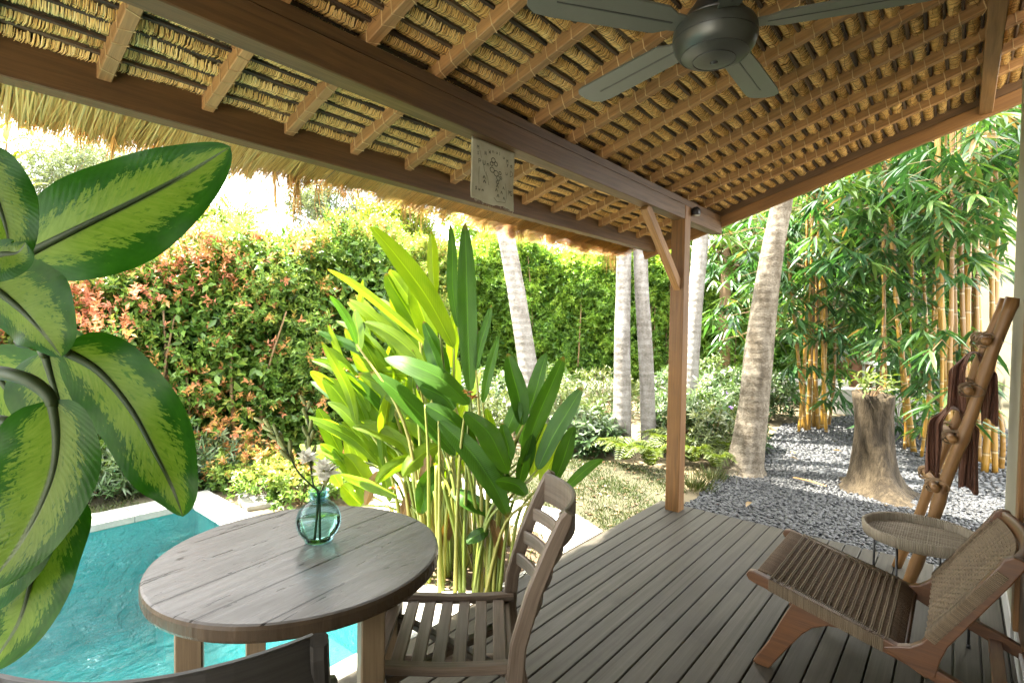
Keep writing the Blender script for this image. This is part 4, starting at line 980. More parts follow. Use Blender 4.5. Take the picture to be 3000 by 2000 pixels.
for u_, v_, d_ in ((1385, 1165, 3.1), (1010, 1090, 3.5), (1155, 1430, 3.3), (1040, 1110, 3.5), (1370, 1150, 3.12)):
    q = atD(u_, v_, d_); mb = MB()
    for j in range(7):
        a = V((random.gauss(0, 1), random.gauss(0, 1), random.uniform(.1, 1))).normalized(); mb.tube([q, q+a*.02, q+a*.042+V((0, 0, -.01))], [.005, .006, .001], 5)
    mb.build('orange_bract', bract, h1)

# ---- generic shoots
def shoots(pos, axis, L, nleaf, ll, lw, var, spread=.9, T=T_DIA, droop=.0, name='foliage', jit=.06):
    pos = np.asarray(pos, float); axis = nrm(np.asarray(axis, float)); n = len(pos)
    ref = np.where(np.abs(axis[:, 2:3]) < .9, np.array([[0, 0, 1.]]), np.array([[1., 0, 0]]))
    o1 = nrm(np.cross(axis, ref)); o2 = np.cross(axis, o1)
    P, D, N, VA, LL = [], [], [], [], []
    L = np.broadcast_to(L, (n,)); ph = RNG.uniform(0, 6.28, n)
    for j in range(nleaf):
        f = (j+.5)/nleaf; a = ph+j*2.4+RNG.normal(0, .3, n); rad = o1*np.cos(a)[:, None]+o2*np.sin(a)[:, None]
        sp = spread*(1-.45*f)*RNG.uniform(.7, 1.3, (n, 1))
        P.append(pos+axis*(L*f)[:, None]); d = axis*(1-sp*.5)+rad*sp; d[:, 2] -= droop; D.append(d); N.append(axis*.8+np.array([[0, 0, .5]])-rad*.3+RNG.normal(0, .35, (n, 3)))
        VA.append(np.clip(var+RNG.normal(0, jit, n), 0, 1)); LL.append(RNG.uniform(.7, 1.2, n))
    LL = np.concatenate(LL)
    return leaves_mesh(name, np.concatenate(P), np.concatenate(D), np.concatenate(N), LL*ll, LL*lw, np.concatenate(VA), T)
def hedge(label, line, th, hf, ns, ll, lw, mat, redf, stems=10, nleaf=9, stem_h=.7):
    line = np.array(line, float); seg = np.linalg.norm(np.diff(line, axis=0), axis=1); cum = np.concatenate([[0], np.cumsum(seg)])
    c = line.mean(0); t = thing('hedge', (c[0], c[1], GZ), label, 'hedge')
    s = RNG.uniform(0, cum[-1], ns); k = np.clip(np.searchsorted(cum, s)-1, 0, len(seg)-1); f = (s-cum[k])/seg[k]
    xy = line[k]+(line[k+1]-line[k])*f[:, None]; tg = (line[k+1]-line[k])/seg[k][:, None]; nn = np.stack([tg[:, 1], -tg[:, 0]], 1)
    nn *= np.sign((nn*(-xy)).sum(1, keepdims=True))
    H = hf(xy[:, 0])+.12*np.sin(s*2.6+line[0][0])+.09*np.sin(s*5.7)+.06*np.sin(s*13+1)
    q = RNG.random(ns); face = q < .68; top = (q >= .68) & (q < .9)
    z = RNG.uniform(0, 1, ns)**.9*H; dep = np.abs(RNG.normal(0, .16, ns))
    bump = .16*np.sin(s*3.1+z*2.3)+.11*np.sin(s*7.3-z*5.1)+.06*np.sin(z*15+s*3)
    dep = np.where(face, dep-bump, RNG.uniform(0, th, ns)); z = np.where(top, H-np.abs(RNG.normal(0, .08, ns)), z)
    pos = np.stack([xy[:, 0]-nn[:, 0]*dep, xy[:, 1]-nn[:, 1]*dep, z+GZ], 1)
    ax = np.stack([nn[:, 0]*.75, nn[:, 1]*.75, np.full(ns, .45)], 1)+RNG.normal(0, .45, (ns, 3)); ax[top] = np.array([0, 0, 1.])+RNG.normal(0, .35, (top.sum(), 3))
    var = np.clip(redf(pos, s, z, H), 0, 1)
    link('foliage', shoots(pos, ax, RNG.uniform(.08, .2, ns)*ll/.06, nleaf, ll, lw, var), M[mat], t)
    ni = int(ns*2.2); s2 = RNG.uniform(0, cum[-1], ni); k2 = np.clip(np.searchsorted(cum, s2)-1, 0, len(seg)-1); q2 = line[k2]+(line[k2+1]-line[k2])*((s2-cum[k2])/seg[k2])[:, None]
    n2 = np.stack([(line[k2+1]-line[k2])[:, 1], -(line[k2+1]-line[k2])[:, 0]], 1)/seg[k2][:, None]; n2 *= np.sign((n2*-q2).sum(1, keepdims=True))
    H2 = hf(q2[:, 0])-.12; z2 = RNG.random(ni)*H2; d2 = RNG.uniform(.14, th, ni)
    p2 = np.stack([q2[:, 0]-n2[:, 0]*d2, q2[:, 1]-n2[:, 1]*d2, z2+GZ], 1)
    link('inner_foliage', shoots(p2, RNG.normal(0, 1, (ni, 3)), np.full(ni, .2), 5, ll*1.7, lw*2.0, np.clip(RNG.normal(.2, .13, ni), 0, .5), 1.), M[mat], t)
    for i in range(stems):
        mb = MB(); s0 = random.uniform(0, cum[-1]); kk = min(int(np.searchsorted(cum, s0)-1), len(seg)-1); kk = max(kk, 0); p = line[kk]+(line[kk+1]-line[kk])*((s0-cum[kk])/seg[kk])
        n0 = np.array([line[kk+1][1]-line[kk][1], -(line[kk+1][0]-line[kk][0])])/seg[kk]; n0 *= np.sign((n0*-p).sum()); p = p-n0*random.uniform(.02, .25)
        h = float(hf(np.array([p[0]]))[0])*random.uniform(.55, .95); b = V((p[0], p[1], GZ))
        mb.tube(curve([b, b+V((random.gauss(0, .06), random.gauss(0, .06), h*.5)), b+V((random.gauss(0, .12), random.gauss(0, .12), h))], 8), [.022-.002*i2 for i2 in range(8)], 6); mb.build('stem', M['twig'], t, True)
    return t
def red_a(pos, s, z, H):
    x = pos[:, 0]; n = .5+.25*np.sin(x*6.1+z*4)+.25*np.sin(z*7.3-x*3.7+1)
    top = np.clip((z/H-.5)/.3, 0, 1)*np.clip((2.5-x)/.6, 0, 1)
    patch = np.exp(-((x-2.15)/.28)**2)*np.clip((1.15-z)/.5, 0, 1)*.8
    pr = .10+.85*top*n+patch+.28*(n > .74)
    red = RNG.random(len(x)) < pr
    return np.where(red, .76+.14*top+RNG.normal(0, .06, len(x)), .20+.34*np.clip(z/H, 0, 1)*RNG.random(len(x))+RNG.normal(0, .10, len(x)))
def gr(lo, hi): return lambda pos, s, z, H: lo+(hi-lo)*(z/H)**2*RNG.random(len(s))+.12*np.sin(s*3+z*4)*(1)+RNG.normal(0, .1, len(s))
hedge('big clipped hedge with coral red young leaves behind the pool', [(-2.4, 6.3), (.9, 6.0), (2.1, 5.45), (3.05, 5.15), (3.25, 5.7)], .8, lambda x: np.interp(x, [-2, .9, 1.5, 2.0, 2.7, 3.3], [1.75, 1.9, 2.1, 2.35, 2.55, 2.5]), 8500, .062, .027, 'hedge_red', red_a, 22)
hedge('taller green hedge rising behind the red leaved hedge', [(-4, 9.2), (2.2, 8.6), (3.6, 8.3)], 1., lambda x: np.interp(x, [-4, 2, 4], [2.7, 3.0, 3.15]), 4200, .075, .032, 'hedge_red', lambda p, s, z, H: np.where(RNG.random(len(s)) < .15*(z/H > .8), .78, .2+.35*np.clip(z/H-.5, 0, 1)*2*RNG.random(len(s))+RNG.normal(0, .1, len(s))), 6)
hedge('dark green hedge end seen in the gap beside the tallest heliconia leaf', [(4.7, 8.6), (5.2, 8.1), (5.75, 7.7)], .9, lambda x: np.full_like(x, 3.05), 3000, .07, .03, 'hedge_green', gr(.05, .4), 5)
hedge('yellow green hedge directly behind the tall heliconia leaves', [(5.6, 8.0), (6.3, 7.9), (6.9, 7.4)], .9, lambda x: np.full_like(x, 2.95), 2600, .075, .03, 'hedge_red', lambda p, s, z, H: .42+.22*RNG.random(len(s))*(z/H), 6)
hedge('long tall hedge with bare brown stems behind the pale palm trunks', [(6.7, 9.6), (8.2, 8.5), (9.8, 6.9), (12.2, 4.6), (13.0, 3.2)], 1., lambda x: 3.35+.1*np.sin(x*3), 13000, .085, .03, 'hedge_green', gr(.25, .75), 26, 9)

hedge('dark tall hedge closing the patio behind the bamboo', [(13.4, 3.4), (14.6, 1.2), (14.6, -1.4), (13.5, -4)], 1.2, lambda x: 4.2+.1*np.sin(x*3), 5200, .13, .05, 'hedge_green', gr(.0, .5), 8, 8)
# ---- shrubs
def shrub(label, c, r, h, ns, ll, lw, mat, var=(.2, .8), T=T_LONG, nleaf=8, flowers=0, name='shrub', cat='shrub', droop=.15, group=None, fl='flower'):
    t = thing(name, (c[0], c[1], GZ), label, cat, group)
    a = RNG.uniform(0, 6.28, ns); rr = np.sqrt(RNG.random(ns))*r; z = h*(.12+.88*RNG.random(ns))*np.sqrt(np.clip(1-(rr/r)**2*.75, .05, 1))
    pos = np.stack([c[0]+rr*np.cos(a), c[1]+rr*np.sin(a), GZ+z], 1); ax = np.stack([np.cos(a)*rr/r, np.sin(a)*rr/r, np.full(ns, .9)], 1)+RNG.normal(0, .3, (ns, 3))
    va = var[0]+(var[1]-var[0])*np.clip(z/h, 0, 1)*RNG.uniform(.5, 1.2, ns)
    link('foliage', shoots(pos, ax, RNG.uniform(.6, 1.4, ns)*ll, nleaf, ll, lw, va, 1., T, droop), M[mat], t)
    mb = MB()
    for i in range(min(ns, 40)): p = V(pos[i]); b = V((c[0]+(p.x-c[0])*.3, c[1]+(p.y-c[1])*.3, GZ)); mb.tube([b, b.lerp(p, .5)+V((0, 0, .02)), p], [.005, .004, .002], 5)
    tag(mb.build('stem', M['twig'], t), kind='stuff')
    for i in range(flowers):
        k = int(np.argsort(-z)[random.randint(0, max(3, ns//6))]); q = V(pos[k])+V((-.03, -.05, ll*.9)); bloom(q, V((random.gauss(0, .4), -.4, 1)), .035, 'flower', t, 6, 1.0, fl)
    return t
rg = 'low ruellia shrubs with purple flowers'
for (u, v, r, h, lab, fl) in ((300, 1445, .42, .42, 'ruellia shrub with a purple flower on the grass edge under the lowest dumb cane leaf', 4), (520, 1418, .42, .50, 'ruellia shrub with silvery narrow leaves left of the red hedge foot', 3), (640, 1408, .36, .46, 'ruellia shrub right against the foot of the red leaved hedge', 2), (140, 1450, .5, .5, 'ruellia shrub mostly hidden behind the dumb cane leaves', 1)):
    g = G(u, v); shrub(lab, g, r, h, 240, .10, .018, 'shrub_dark', (.25, 1.1), T_LONG, 8, fl, 'ruellia', 'shrub', .1, rg)
for (u, v, d, r, h, lab, fl, mt) in (
    (1330, 1240, 6.6, .55, .75, 'pale leafy shrub between the leaning trunk and the heliconia', 0, 'shrub_pale'), (1480, 1270, 7.4, .65, .75, 'pale shrub carrying a lilac flower left of the two white trunks', 3, 'shrub_pale'),
    (1640, 1290, 7.0, .6, .8, 'silvery shrub just left of the thicker white trunk', 2, 'shrub_pale'), (1720, 1340, 6.7, .42, .5, 'small dark shrub at the base of the thicker white trunk', 0, 'shrub_dark'),
    (1760, 1230, 9.3, .8, .8, 'loose shrub behind the two white trunks', 0, 'shrub_pale'), (1560, 1190, 9.8, .9, .8, 'green shrub below the pale stone basin', 0, 'shrub_dark'), (1400, 1180, 9.0, .8, .8, 'broad green shrub at the foot of the long hedge', 0, 'shrub_dark'),
    (1985, 1320, 6.9, .4, .75, 'leafy dark shrub touching the back of the veranda post', 0, 'shrub_dark'), (2070, 1370, 6.4, .5, .6, 'weedy grassy shrub with orange flowers right of the veranda post', 3, 'shrub_pale'), (2110, 1320, 7.0, .5, .85, 'bushy green shrub left of the thick tan trunk', 2, 'shrub_dark'),
    (2060, 1180, 9.6, .9, 1.0, 'green bush in front of the low garden wall', 0, 'shrub_dark'), (2200, 1200, 9.5, .7, .9, 'small leaved bush behind the thick tan trunk', 0, 'shrub_dark'), (1130, 1240, 6.4, .5, .6, 'small sunlit shrub beyond the pale path behind the heliconia', 0, 'shrub_pale'), (1010, 1210, 6.6, .45, .7, 'green shrub at the end of the red hedge below the white cushion', 0, 'shrub_dark')):
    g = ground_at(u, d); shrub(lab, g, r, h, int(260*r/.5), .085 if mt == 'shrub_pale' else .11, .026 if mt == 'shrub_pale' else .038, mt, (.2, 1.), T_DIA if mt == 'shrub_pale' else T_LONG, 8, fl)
for (u, d, r, h, lab) in ((700, 5.0, .26, .36, 'low orange tipped bush beside the sunlit pale stone'), (800, 4.75, .30, .42, 'low bush with orange shoots left of the vase'), (890, 4.6, .28, .40, 'low bush with orange leaves right behind the vase'), (975, 4.75, .26, .40, 'green bush at the end of the pale path behind the table')):
    g = ground_at(u, d); g.z = GZ; shrub(lab, g, r, h, 190, .05, .022, 'hedge_red', (.15, .85), T_DIA, 9)
# ---- ferns
def fern(u, d, h, lab, n=11):
    g = ground_at(u, d); g.z = GZ; t = thing('fern', g, lab, 'fern', 'ferns around the trunk bases'); P, D, N, L = [], [], [], []
    for k in range(n):
        a = 2*math.pi*k/n+random.uniform(-.3, .3); o = V((math.cos(a), math.sin(a), 0)); R = h*random.uniform(.7, 1.2)
        cv = curve([g, g+o*R*.4+V((0, 0, h*.75)), g+o*R+V((0, 0, h*random.uniform(.45, .75)))], 18)
        for i in range(3, 18):
            tg = (cv[i]-cv[i-1]).normalized(); sd = tg.cross(V((0, 0, 1))).normalized(); ll = .3*h*(1-abs(i/17-.4)*1.1)
            for sg in (-1, 1): P.append(cv[i]); D.append(sd*sg+tg*.5); N.append(sd.cross(tg)*1+V((0, 0, .3))); L.append(max(ll, .02))
    L = np.array(L); link('frond', leaves_mesh('frond', [tuple(p) for p in P], [tuple(p) for p in D], [tuple(p) for p in N], L, L*.24+.004, np.clip(RNG.normal(.6, .25, len(L)), 0, 1)), M['fern'], t)
for a in ((1830, 5.95, .36, 'light green fern at the foot of the thicker white trunk'), (1905, 5.7, .38, 'fern just left of the veranda post base'), (1945, 6.2, .42, 'fern partly behind the veranda post'), (2030, 5.9, .34, 'fern right of the veranda post beside the pebbles'), (2120, 6.1, .36, 'fern touching the base of the thick tan trunk'), (1780, 6.3, .32, 'small fern left of the white trunks'), (2095, 5.75, .28, 'smallest fern at the edge of the pebbles')): fern(*a)

# ---- trunks
def trunk(name, px, d, mat, label, top, cat='tree', crown=True, group=None):
    g = atD(px[0][0], px[0][1], d); sh = GZ-g.z
    pts = [atD(u, v, d) for u, v, w in px]; rs = [w*d/FPX/2 for u, v, w in px]; pts[0].z = GZ-.02
    dirn = (pts[-1]-pts[-2]).normalized(); p = pts[-1]; r = rs[-1]; k = 0
    while p.z < top: k += 1; p = p+V((dirn.x*.7, dirn.y*.7, dirn.z))*.45; pts.append(p.copy()); rs.append(r*(1-.02*k))
    n = 70; cv = curve(pts, n); rr = np.interp(np.linspace(0, len(rs)-1, n), range(len(rs)), rs)
    t = thing(name, (pts[0].x, pts[0].y, GZ), label, cat, group)
    vs, fs = [], []; seg = 20; ph = random.uniform(0, 6)
    for i, c in enumerate(cv):
        for j in range(seg):
            a = 2*math.pi*j/seg; q = rr[i]*(1+.04*math.sin(3*a+i*.2+ph)+.03*math.sin(a*5-i*.35)+random.gauss(0, .012)+(.35*math.exp(-i/2.2)*max(0, math.sin(a*2.5+ph)) if name != 'x' else 0))
            vs.append(c+V((math.cos(a)*q, math.sin(a)*q, 0)))
    for i in range(n-1):
        for j in range(seg): fs.append((i*seg+j, i*seg+(j+1) % seg, (i+1)*seg+(j+1) % seg, (i+1)*seg+j))
    mb = MB(); mb.add(vs, fs); mb.build('trunk', M[mat], t, True)
    if crown:
        P, D, N, L = [], [], [], []; c = cv[-1]; mb = MB()
        for k in range(7):
            a = 2*math.pi*k/7+random.uniform(-.2, .2); o = V((math.cos(a), math.sin(a), 0)); R = random.uniform(1.0, 1.4); e = random.uniform(-.5, .5)
            fr = curve([c, c+o*R*.45+V((0, 0, .7+e*.3)), c+o*R+V((0, 0, e-.1))], 24); mb.tube(fr, [.02-.0007*i for i in range(24)], 5)
            for i in range(3, 24):
                tg = (fr[i]-fr[i-1]).normalized(); sd = tg.cross(V((0, 0, 1))).normalized()
                for sg in (-1, 1): P.append(fr[i]); D.append(sd*sg+tg*.6+V((0, 0, -.4))); N.append(V((0, 0, 1))); L.append(.45*(1-abs(i/23-.45)))
        L = np.array(L); link('crown', leaves_mesh('crown', [tuple(p) for p in P], [tuple(p) for p in D], [tuple(p) for p in N], L, np.full(len(L), .035), RNG.uniform(.1, .7, len(L)), T_LONG), M['hedge_green'], t)
        mb.build('frond_stem', M['stem'], t, True)
    return t
trunk('palm_tree', [(1592, 1335, 80), (1585, 1270, 62), (1565, 1170, 58), (1545, 1050, 56), (1520, 900, 53), (1497, 770, 51), (1475, 655, 50)], 6.68, 'bark_white', 'white palm trunk leaning to the left behind the heliconia', 7.6)
trunk('palm_tree', [(1818, 1345, 78), (1822, 1280, 56), (1824, 1150, 50), (1824, 1000, 46), (1826, 850, 43), (1828, 740, 42)], 6.57, 'bark_white', 'straight white palm trunk, left one of the close pair', 8.2)
trunk('palm_tree', [(1908, 1345, 62), (1900, 1260, 44), (1897, 1130, 43), (1889, 980, 42), (1880, 850, 41), (1876, 740, 40)], 6.6, 'bark_white', 'thinner mottled palm trunk, right one of the close pair', 8.8)
trunk('palm_tree', [(2008, 1300, 66), (2018, 1220, 48), (2024, 1080, 46), (2036, 900, 44), (2048, 760, 44), (2055, 680, 43)], 7.63, 'bark_white', 'pale palm trunk standing right behind the veranda post', 8.0)
trunk('palm_tree', [(2172, 1410, 150), (2180, 1370, 108), (2194, 1300, 92), (2208, 1180, 82), (2222, 1030, 78), (2240, 880, 70), (2262, 740, 62), (2288, 605, 57)], 5.74, 'bark_tan', 'thick tan trunk with flared foot leaning right beside the pebbles', 7.8)

# ---- stump
sg = G(2560, 1442); SD = (sg-CO).dot(CF)
st_ = thing('tree_stump', (sg.x, sg.y, GZ), 'cut tree stump with flared roots standing in dark pebbles', 'tree stump')
px2m = SD/FPX; H = (1450-1160)*px2m
mb = MB(); vs, fs = [], []; seg = 40
lv = [(0, 118), (.05, 96), (.12, 82), (.22, 72), (.4, 63), (.6, 58), (.8, 59), (.93, 64), (1., 66), (1.0, 54), (.93, 46), (.85, 40)]
for i, (f, w) in enumerate(lv):
    for j in range(seg):
        a = 2*math.pi*j/seg; k = math.exp(-f*7); q = .80*w*px2m*(1+.75*k*max(0, math.sin(a*2+.3))**2+.35*k*max(0, math.cos(a-5.2))**4+.05*math.sin(a*4+f*3)+.03*math.sin(a*9-f*5))
        zz = GZ+f*H+(.022*math.sin(a+.6)+.010*math.sin(a*3) if f >= .93 and i <= 9 else 0)
        vs.append((sg.x+math.cos(a)*q-.01*f, sg.y+math.sin(a)*q+.03*f, zz))
for i in range(len(lv)-1):
    for j in range(seg): fs.append((i*seg+j, i*seg+(j+1) % seg, (i+1)*seg+(j+1) % seg, (i+1)*seg+j))
fs.append(tuple((len(lv)-1)*seg+j for j in range(seg)))
mb.add(vs, fs); mb.build('trunk', M['bark_stump'], st_, True)
shrub('fresh green sprouts growing out of the top of the cut stump', (sg.x-.05, sg.y+.06, 0), .17, .22, 16, .09, .03, 'fern', (.2, 1), T_LONG, 6, 0, 'stump_sprout', 'plant')
for o in [x for x in bpy.data.objects if x.name.startswith('stump_sprout')]: o.location.z += H-.02

# ---- bamboo
def bspray(P, n=7, ll=.30, lw=.042, var=None, name='foliage'):
    P = np.asarray(P); m = len(P); pos, D, N, VA, L = [], [], [], [], []
    a0 = RNG.uniform(0, 6.28, m); base = RNG.uniform(0, .75, m) if var is None else var
    for j in range(n):
        a = a0+(j-n/2)*.42+RNG.normal(0, .12, m); dn = RNG.uniform(.25, .95, m)
        pos.append(P+RNG.normal(0, .015, (m, 3))); D.append(np.stack([np.cos(a), np.sin(a), -dn], 1)); N.append(np.stack([np.cos(a)*.6, np.sin(a)*.6, np.full(m, .8)], 1)+RNG.normal(0, .2, (m, 3)))
        dead = RNG.random(m) < .035; VA.append(np.where(dead, .98, np.clip(base+RNG.normal(0, .1, m), 0, .93))); L.append(RNG.uniform(.65, 1.15, m))
    L = np.concatenate(L); return leaves_mesh(name, np.concatenate(pos), np.concatenate(D), np.concatenate(N), L*ll, L*lw, np.concatenate(VA), T_LONG, True)
def bamboo(label, culms, d, foli, ns, dj=.5, top=4.6, sz=1.):
    g = ground_at(culms[0][2], d); t = thing('bamboo_clump', (g.x, g.y, GZ), label, 'bamboo', 'clumps of yellow bamboo'); FP = []; TW = MB()
    for (ut, vt, ub, w) in culms:
        dd = d+random.uniform(-dj, dj); b = ground_at(ub, dd); b.z = GZ-.02; q = atD(ut, vt, dd+random.uniform(-.1, .1)); dr = (q-b).normalized()
        e = q.copy()
        if vt < 760:
            while e.z < top: e = e+V((dr.x*.8, dr.y*.8, dr.z))*.3
        r = w*dd/FPX/2; n = 40; c = [b.lerp(e, i/n) if True else 0 for i in range(n+1)]
        bend = V((random.gauss(0, .05), random.gauss(0, .05), 0)); c = [p+bend*math.sin(math.pi*i/n) for i, p in enumerate(c)]
        mb = MB(); mb.tube(c, [r*(1-.3*i/n)*(1.12 if i % 4 == 3 else 1) for i in range(n+1)], 10, True, random.random()); mb.build('culm', M['bamboo'], t, True)
        for i in range(8, n): FP.append(c[i])
    pts = []
    for k in range(ns):
        u0, v0, u1, v1, wgt = random.choices(foli, [f[4] for f in foli])[0]; u = random.uniform(u0, u1); v = random.uniform(v0, v1)
        pts.append(tuple(atD(u, v, d+(random.uniform(.25, 1.6) if random.random() < .72 else random.uniform(-.9, -.1)))))
        if k % 3 == 0:
            p = V(pts[-1]); c = min(FP, key=lambda x: (x-p).length); mid = c.lerp(p, .5)+V((0, 0, .10)); TW.tube([c, mid, p], [.005, .004, .0025], 5)
    link('foliage', bspray(pts, 7, .34*sz, .050*sz), M['bleaf'], t); tag(TW.build('twig', M['twig'], t), kind='stuff')
bamboo('bamboo clump of thin yellow canes right of the thick tan trunk', [(2375, 688, 2368, 13), (2382, 700, 2397, 10), (2395, 700, 2421, 9), (2433, 650, 2416, 12), (2299, 674, 2362, 10), (2404, 690, 2408, 11), (2362, 690, 2352, 9), (2440, 900, 2428, 8), (2390, 690, 2385, 12), (2365, 640, 2340, 8)], 8.4,
       [(2260, 500, 2620, 760, 3), (2280, 700, 2520, 980, 2.4), (2300, 900, 2480, 1180, 1), (2080, 600, 2300, 1000, 1.4)], 580, .3, 4.8, 1.05)
bamboo('bamboo clump in the middle behind the cut stump', [(2631, 722, 2679, 15), (2605, 460, 2660, 11), (2722, 700, 2717, 9), (2590, 700, 2600, 10), (2580, 700, 2572, 9), (2650, 690, 2650, 8), (2700, 700, 2736, 10), (2745, 690, 2700, 9)], 7.0,
       [(2450, 400, 2820, 700, 3), (2470, 650, 2800, 960, 2.2), (2560, 950, 2800, 1260, 1.2), (2380, 480, 2560, 800, 1)], 480, .5, 4.6, 1.08)
bamboo('densest bamboo clump of thick yellow canes beside the cream wall', [(2760, 600, 2795, 20), (2794, 600, 2806, 20), (2830, 600, 2824, 20), (2861, 600, 2850, 15), (2892, 400, 2885, 19), (2899, 700, 2916, 15), (2928, 1200, 2932, 15), (2815, 600, 2838, 14), (2845, 600, 2868, 14), (2776, 620, 2770, 13), (2870, 620, 2898, 14), (2740, 700, 2756, 10)], 6.1,
       [(2640, 330, 2980, 640, 3.2), (2840, 230, 3040, 560, 1.6), (2720, 560, 2960, 820, 1.6), (2700, 950, 2900, 1260, .7)], 470, .35, 4.4, 1.02)

# ---- far trees
def tree(label, u, v, d, r, n, mat, name='tree', hz=1., var=(.1, .9), ll=.16):
    c = atD(u, v, d); t = thing(name, (c.x, c.y, GZ), label, 'tree', 'trees beyond the hedges'); ncl = max(10, n//22)
    cc = RNG.normal(0, 1, (ncl, 3)); cc = nrm(cc)*(RNG.random((ncl, 1))**.4)*np.array([r, r, r*hz])
    k = RNG.integers(0, ncl, n); pos = np.array(c)+cc[k]+RNG.normal(0, r*.13, (n, 3))
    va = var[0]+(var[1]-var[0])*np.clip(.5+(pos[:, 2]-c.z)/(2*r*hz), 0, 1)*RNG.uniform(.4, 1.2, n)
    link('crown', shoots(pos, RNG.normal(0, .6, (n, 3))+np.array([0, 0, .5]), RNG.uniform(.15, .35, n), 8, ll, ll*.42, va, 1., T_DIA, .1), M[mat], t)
    mb = MB(); b = V((c.x, c.y, GZ)); mb.tube([b, b.lerp(V(c), .6), V(c)], [.16, .12, .06], 10)
    for i in range(min(ncl, 26)): q = V(np.array(c)+cc[i]); m = b.lerp(V(c), random.uniform(.6, .95)); mb.tube(curve([m, m.lerp(q, .5)+V((0, 0, .1)), q], 7), [.05, .04, .035, .03, .025, .02, .01], 6)
    mb.build('trunk', M['twig'], t, True)
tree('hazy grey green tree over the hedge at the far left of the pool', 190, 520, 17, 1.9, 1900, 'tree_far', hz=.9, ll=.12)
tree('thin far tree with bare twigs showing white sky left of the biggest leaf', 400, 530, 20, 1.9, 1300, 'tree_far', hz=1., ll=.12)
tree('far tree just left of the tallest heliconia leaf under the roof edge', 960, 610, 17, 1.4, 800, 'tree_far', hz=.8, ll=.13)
tree('yellow green sunlit tree above the hedge at the tallest heliconia leaf', 1200, 650, 12.5, 1.2, 600, 'tree_yel', hz=.8, var=(.0, .8), ll=.13)
tree('green tree behind the leaning white trunk under the eave', 1450, 640, 15, 1.6, 700, 'hedge_green', hz=.8, var=(.2, .9))
tree('broad tree behind the two white trunks below the roof edge', 1760, 660, 14.5, 1.6, 800, 'hedge_green', hz=.8, var=(.2, .95))
tree('bright leafy tree between the post and the thick tan trunk', 2130, 640, 12, 1.5, 900, 'hedge_red', hz=.9, var=(.2, .62))
tree('dark leafy tree behind the bamboo at the right', 2600, 450, 14, 2.6, 1900, 'hedge_green', hz=1., var=(.0, .7), ll=.2)
tree('dark tree filling the gap between bamboo and cream wall', 2890, 480, 12, 1.9, 1300, 'hedge_green', hz=1.1, var=(.0, .6), ll=.18)
# small palm over the hedge and yellow plant at the left edge
pc = atD(700, 668, 11.5); t = thing('fan_palm', (pc.x, pc.y, GZ), 'small palm with spiky fronds showing above the red hedge against the sky', 'palm tree', 'trees beyond the hedges'); P, D, N, L = [], [], [], []; mb = MB()
for k in range(15):
    a = R_(-75+150*k/14+random.uniform(-4, 4)); o = CR*math.sin(a)+V((0, 0, 1))*math.cos(a)+CF*random.uniform(-.4, .4); Rr = random.uniform(.7, 1.15)
    fr = curve([pc, pc+o*Rr*.5+V((0, 0, .05)), pc+o*Rr+V((0, 0, -.12*abs(math.sin(a))))], 16); mb.tube(fr, [.012-.0006*i for i in range(16)], 5)
    for i in range(2, 16):
        tg = (fr[i]-fr[i-1]).normalized(); sd = tg.cross(CF).normalized()
        for sgn in (-1, 1): P.append(fr[i]); D.append(sd*sgn*.6+tg); N.append(-CF); L.append(.32*(1-.5*i/16))
L = np.array(L); link('crown', leaves_mesh('crown', [tuple(p) for p in P], [tuple(p) for p in D], [tuple(p) for p in N], L, np.full(len(L), .022), RNG.uniform(.1, .9, len(L)), T_DIA), M['tree_yel'], t)
mb.tube([(pc.x, pc.y, GZ), tuple(pc)], .09, 10); mb.build('trunk', M['twig'], t, True)
yp = atD(-20, 560, 5.2); t = thing('frangipani', (yp.x, yp.y, GZ), 'plant with bright yellow green long leaves at the left edge under the eave', 'shrub'); P, D, N, L = [], [], [], []
for (u, v) in ((0, 380), (20, 420), (35, 480), (10, 560), (30, 620), (-20, 480), (60, 560)):
    q = atD(u, v, 5.2+random.uniform(-.2, .2))
    for k in range(6): P.append(q); D.append(CR*random.uniform(-1, 1.2)+V((0, 0, 1))*random.uniform(-.4, .7)+CF*random.uniform(-.5, .5)); N.append(V((0, 0, 1))-CF*.6); L.append(random.uniform(.2, .34))
L = np.array(L); link('foliage', leaves_mesh('foliage', [tuple(p) for p in P], [tuple(p) for p in D], [tuple(p) for p in N], L, L*.26, RNG.uniform(.4, 1, len(L)), T_LONG, True), M['tree_yel'], t)
mb = MB(); mb.tube(curve([(yp.x, yp.y, GZ), (yp.x-.1, yp.y, 1.4), tuple(yp)], 10), .03, 8)
for q in P[::6]: mb.tube([tuple(yp-V((0, 0, .5))), tuple(q)], [.018, .01], 6)
mb.build('stem', M['twig'], t, True)

# ================================================================== GARDEN PIECES
def bx(mb, c, sx, sy, z0, z1, rz=0, ch=.005):
    d = V((math.cos(rz), math.sin(rz), 0)); c = V((c[0], c[1], 0)); mb.sweep([c+V((0, 0, z0)), c+V((0, 0, z1))], sy, sx, up=d, ch=ch)
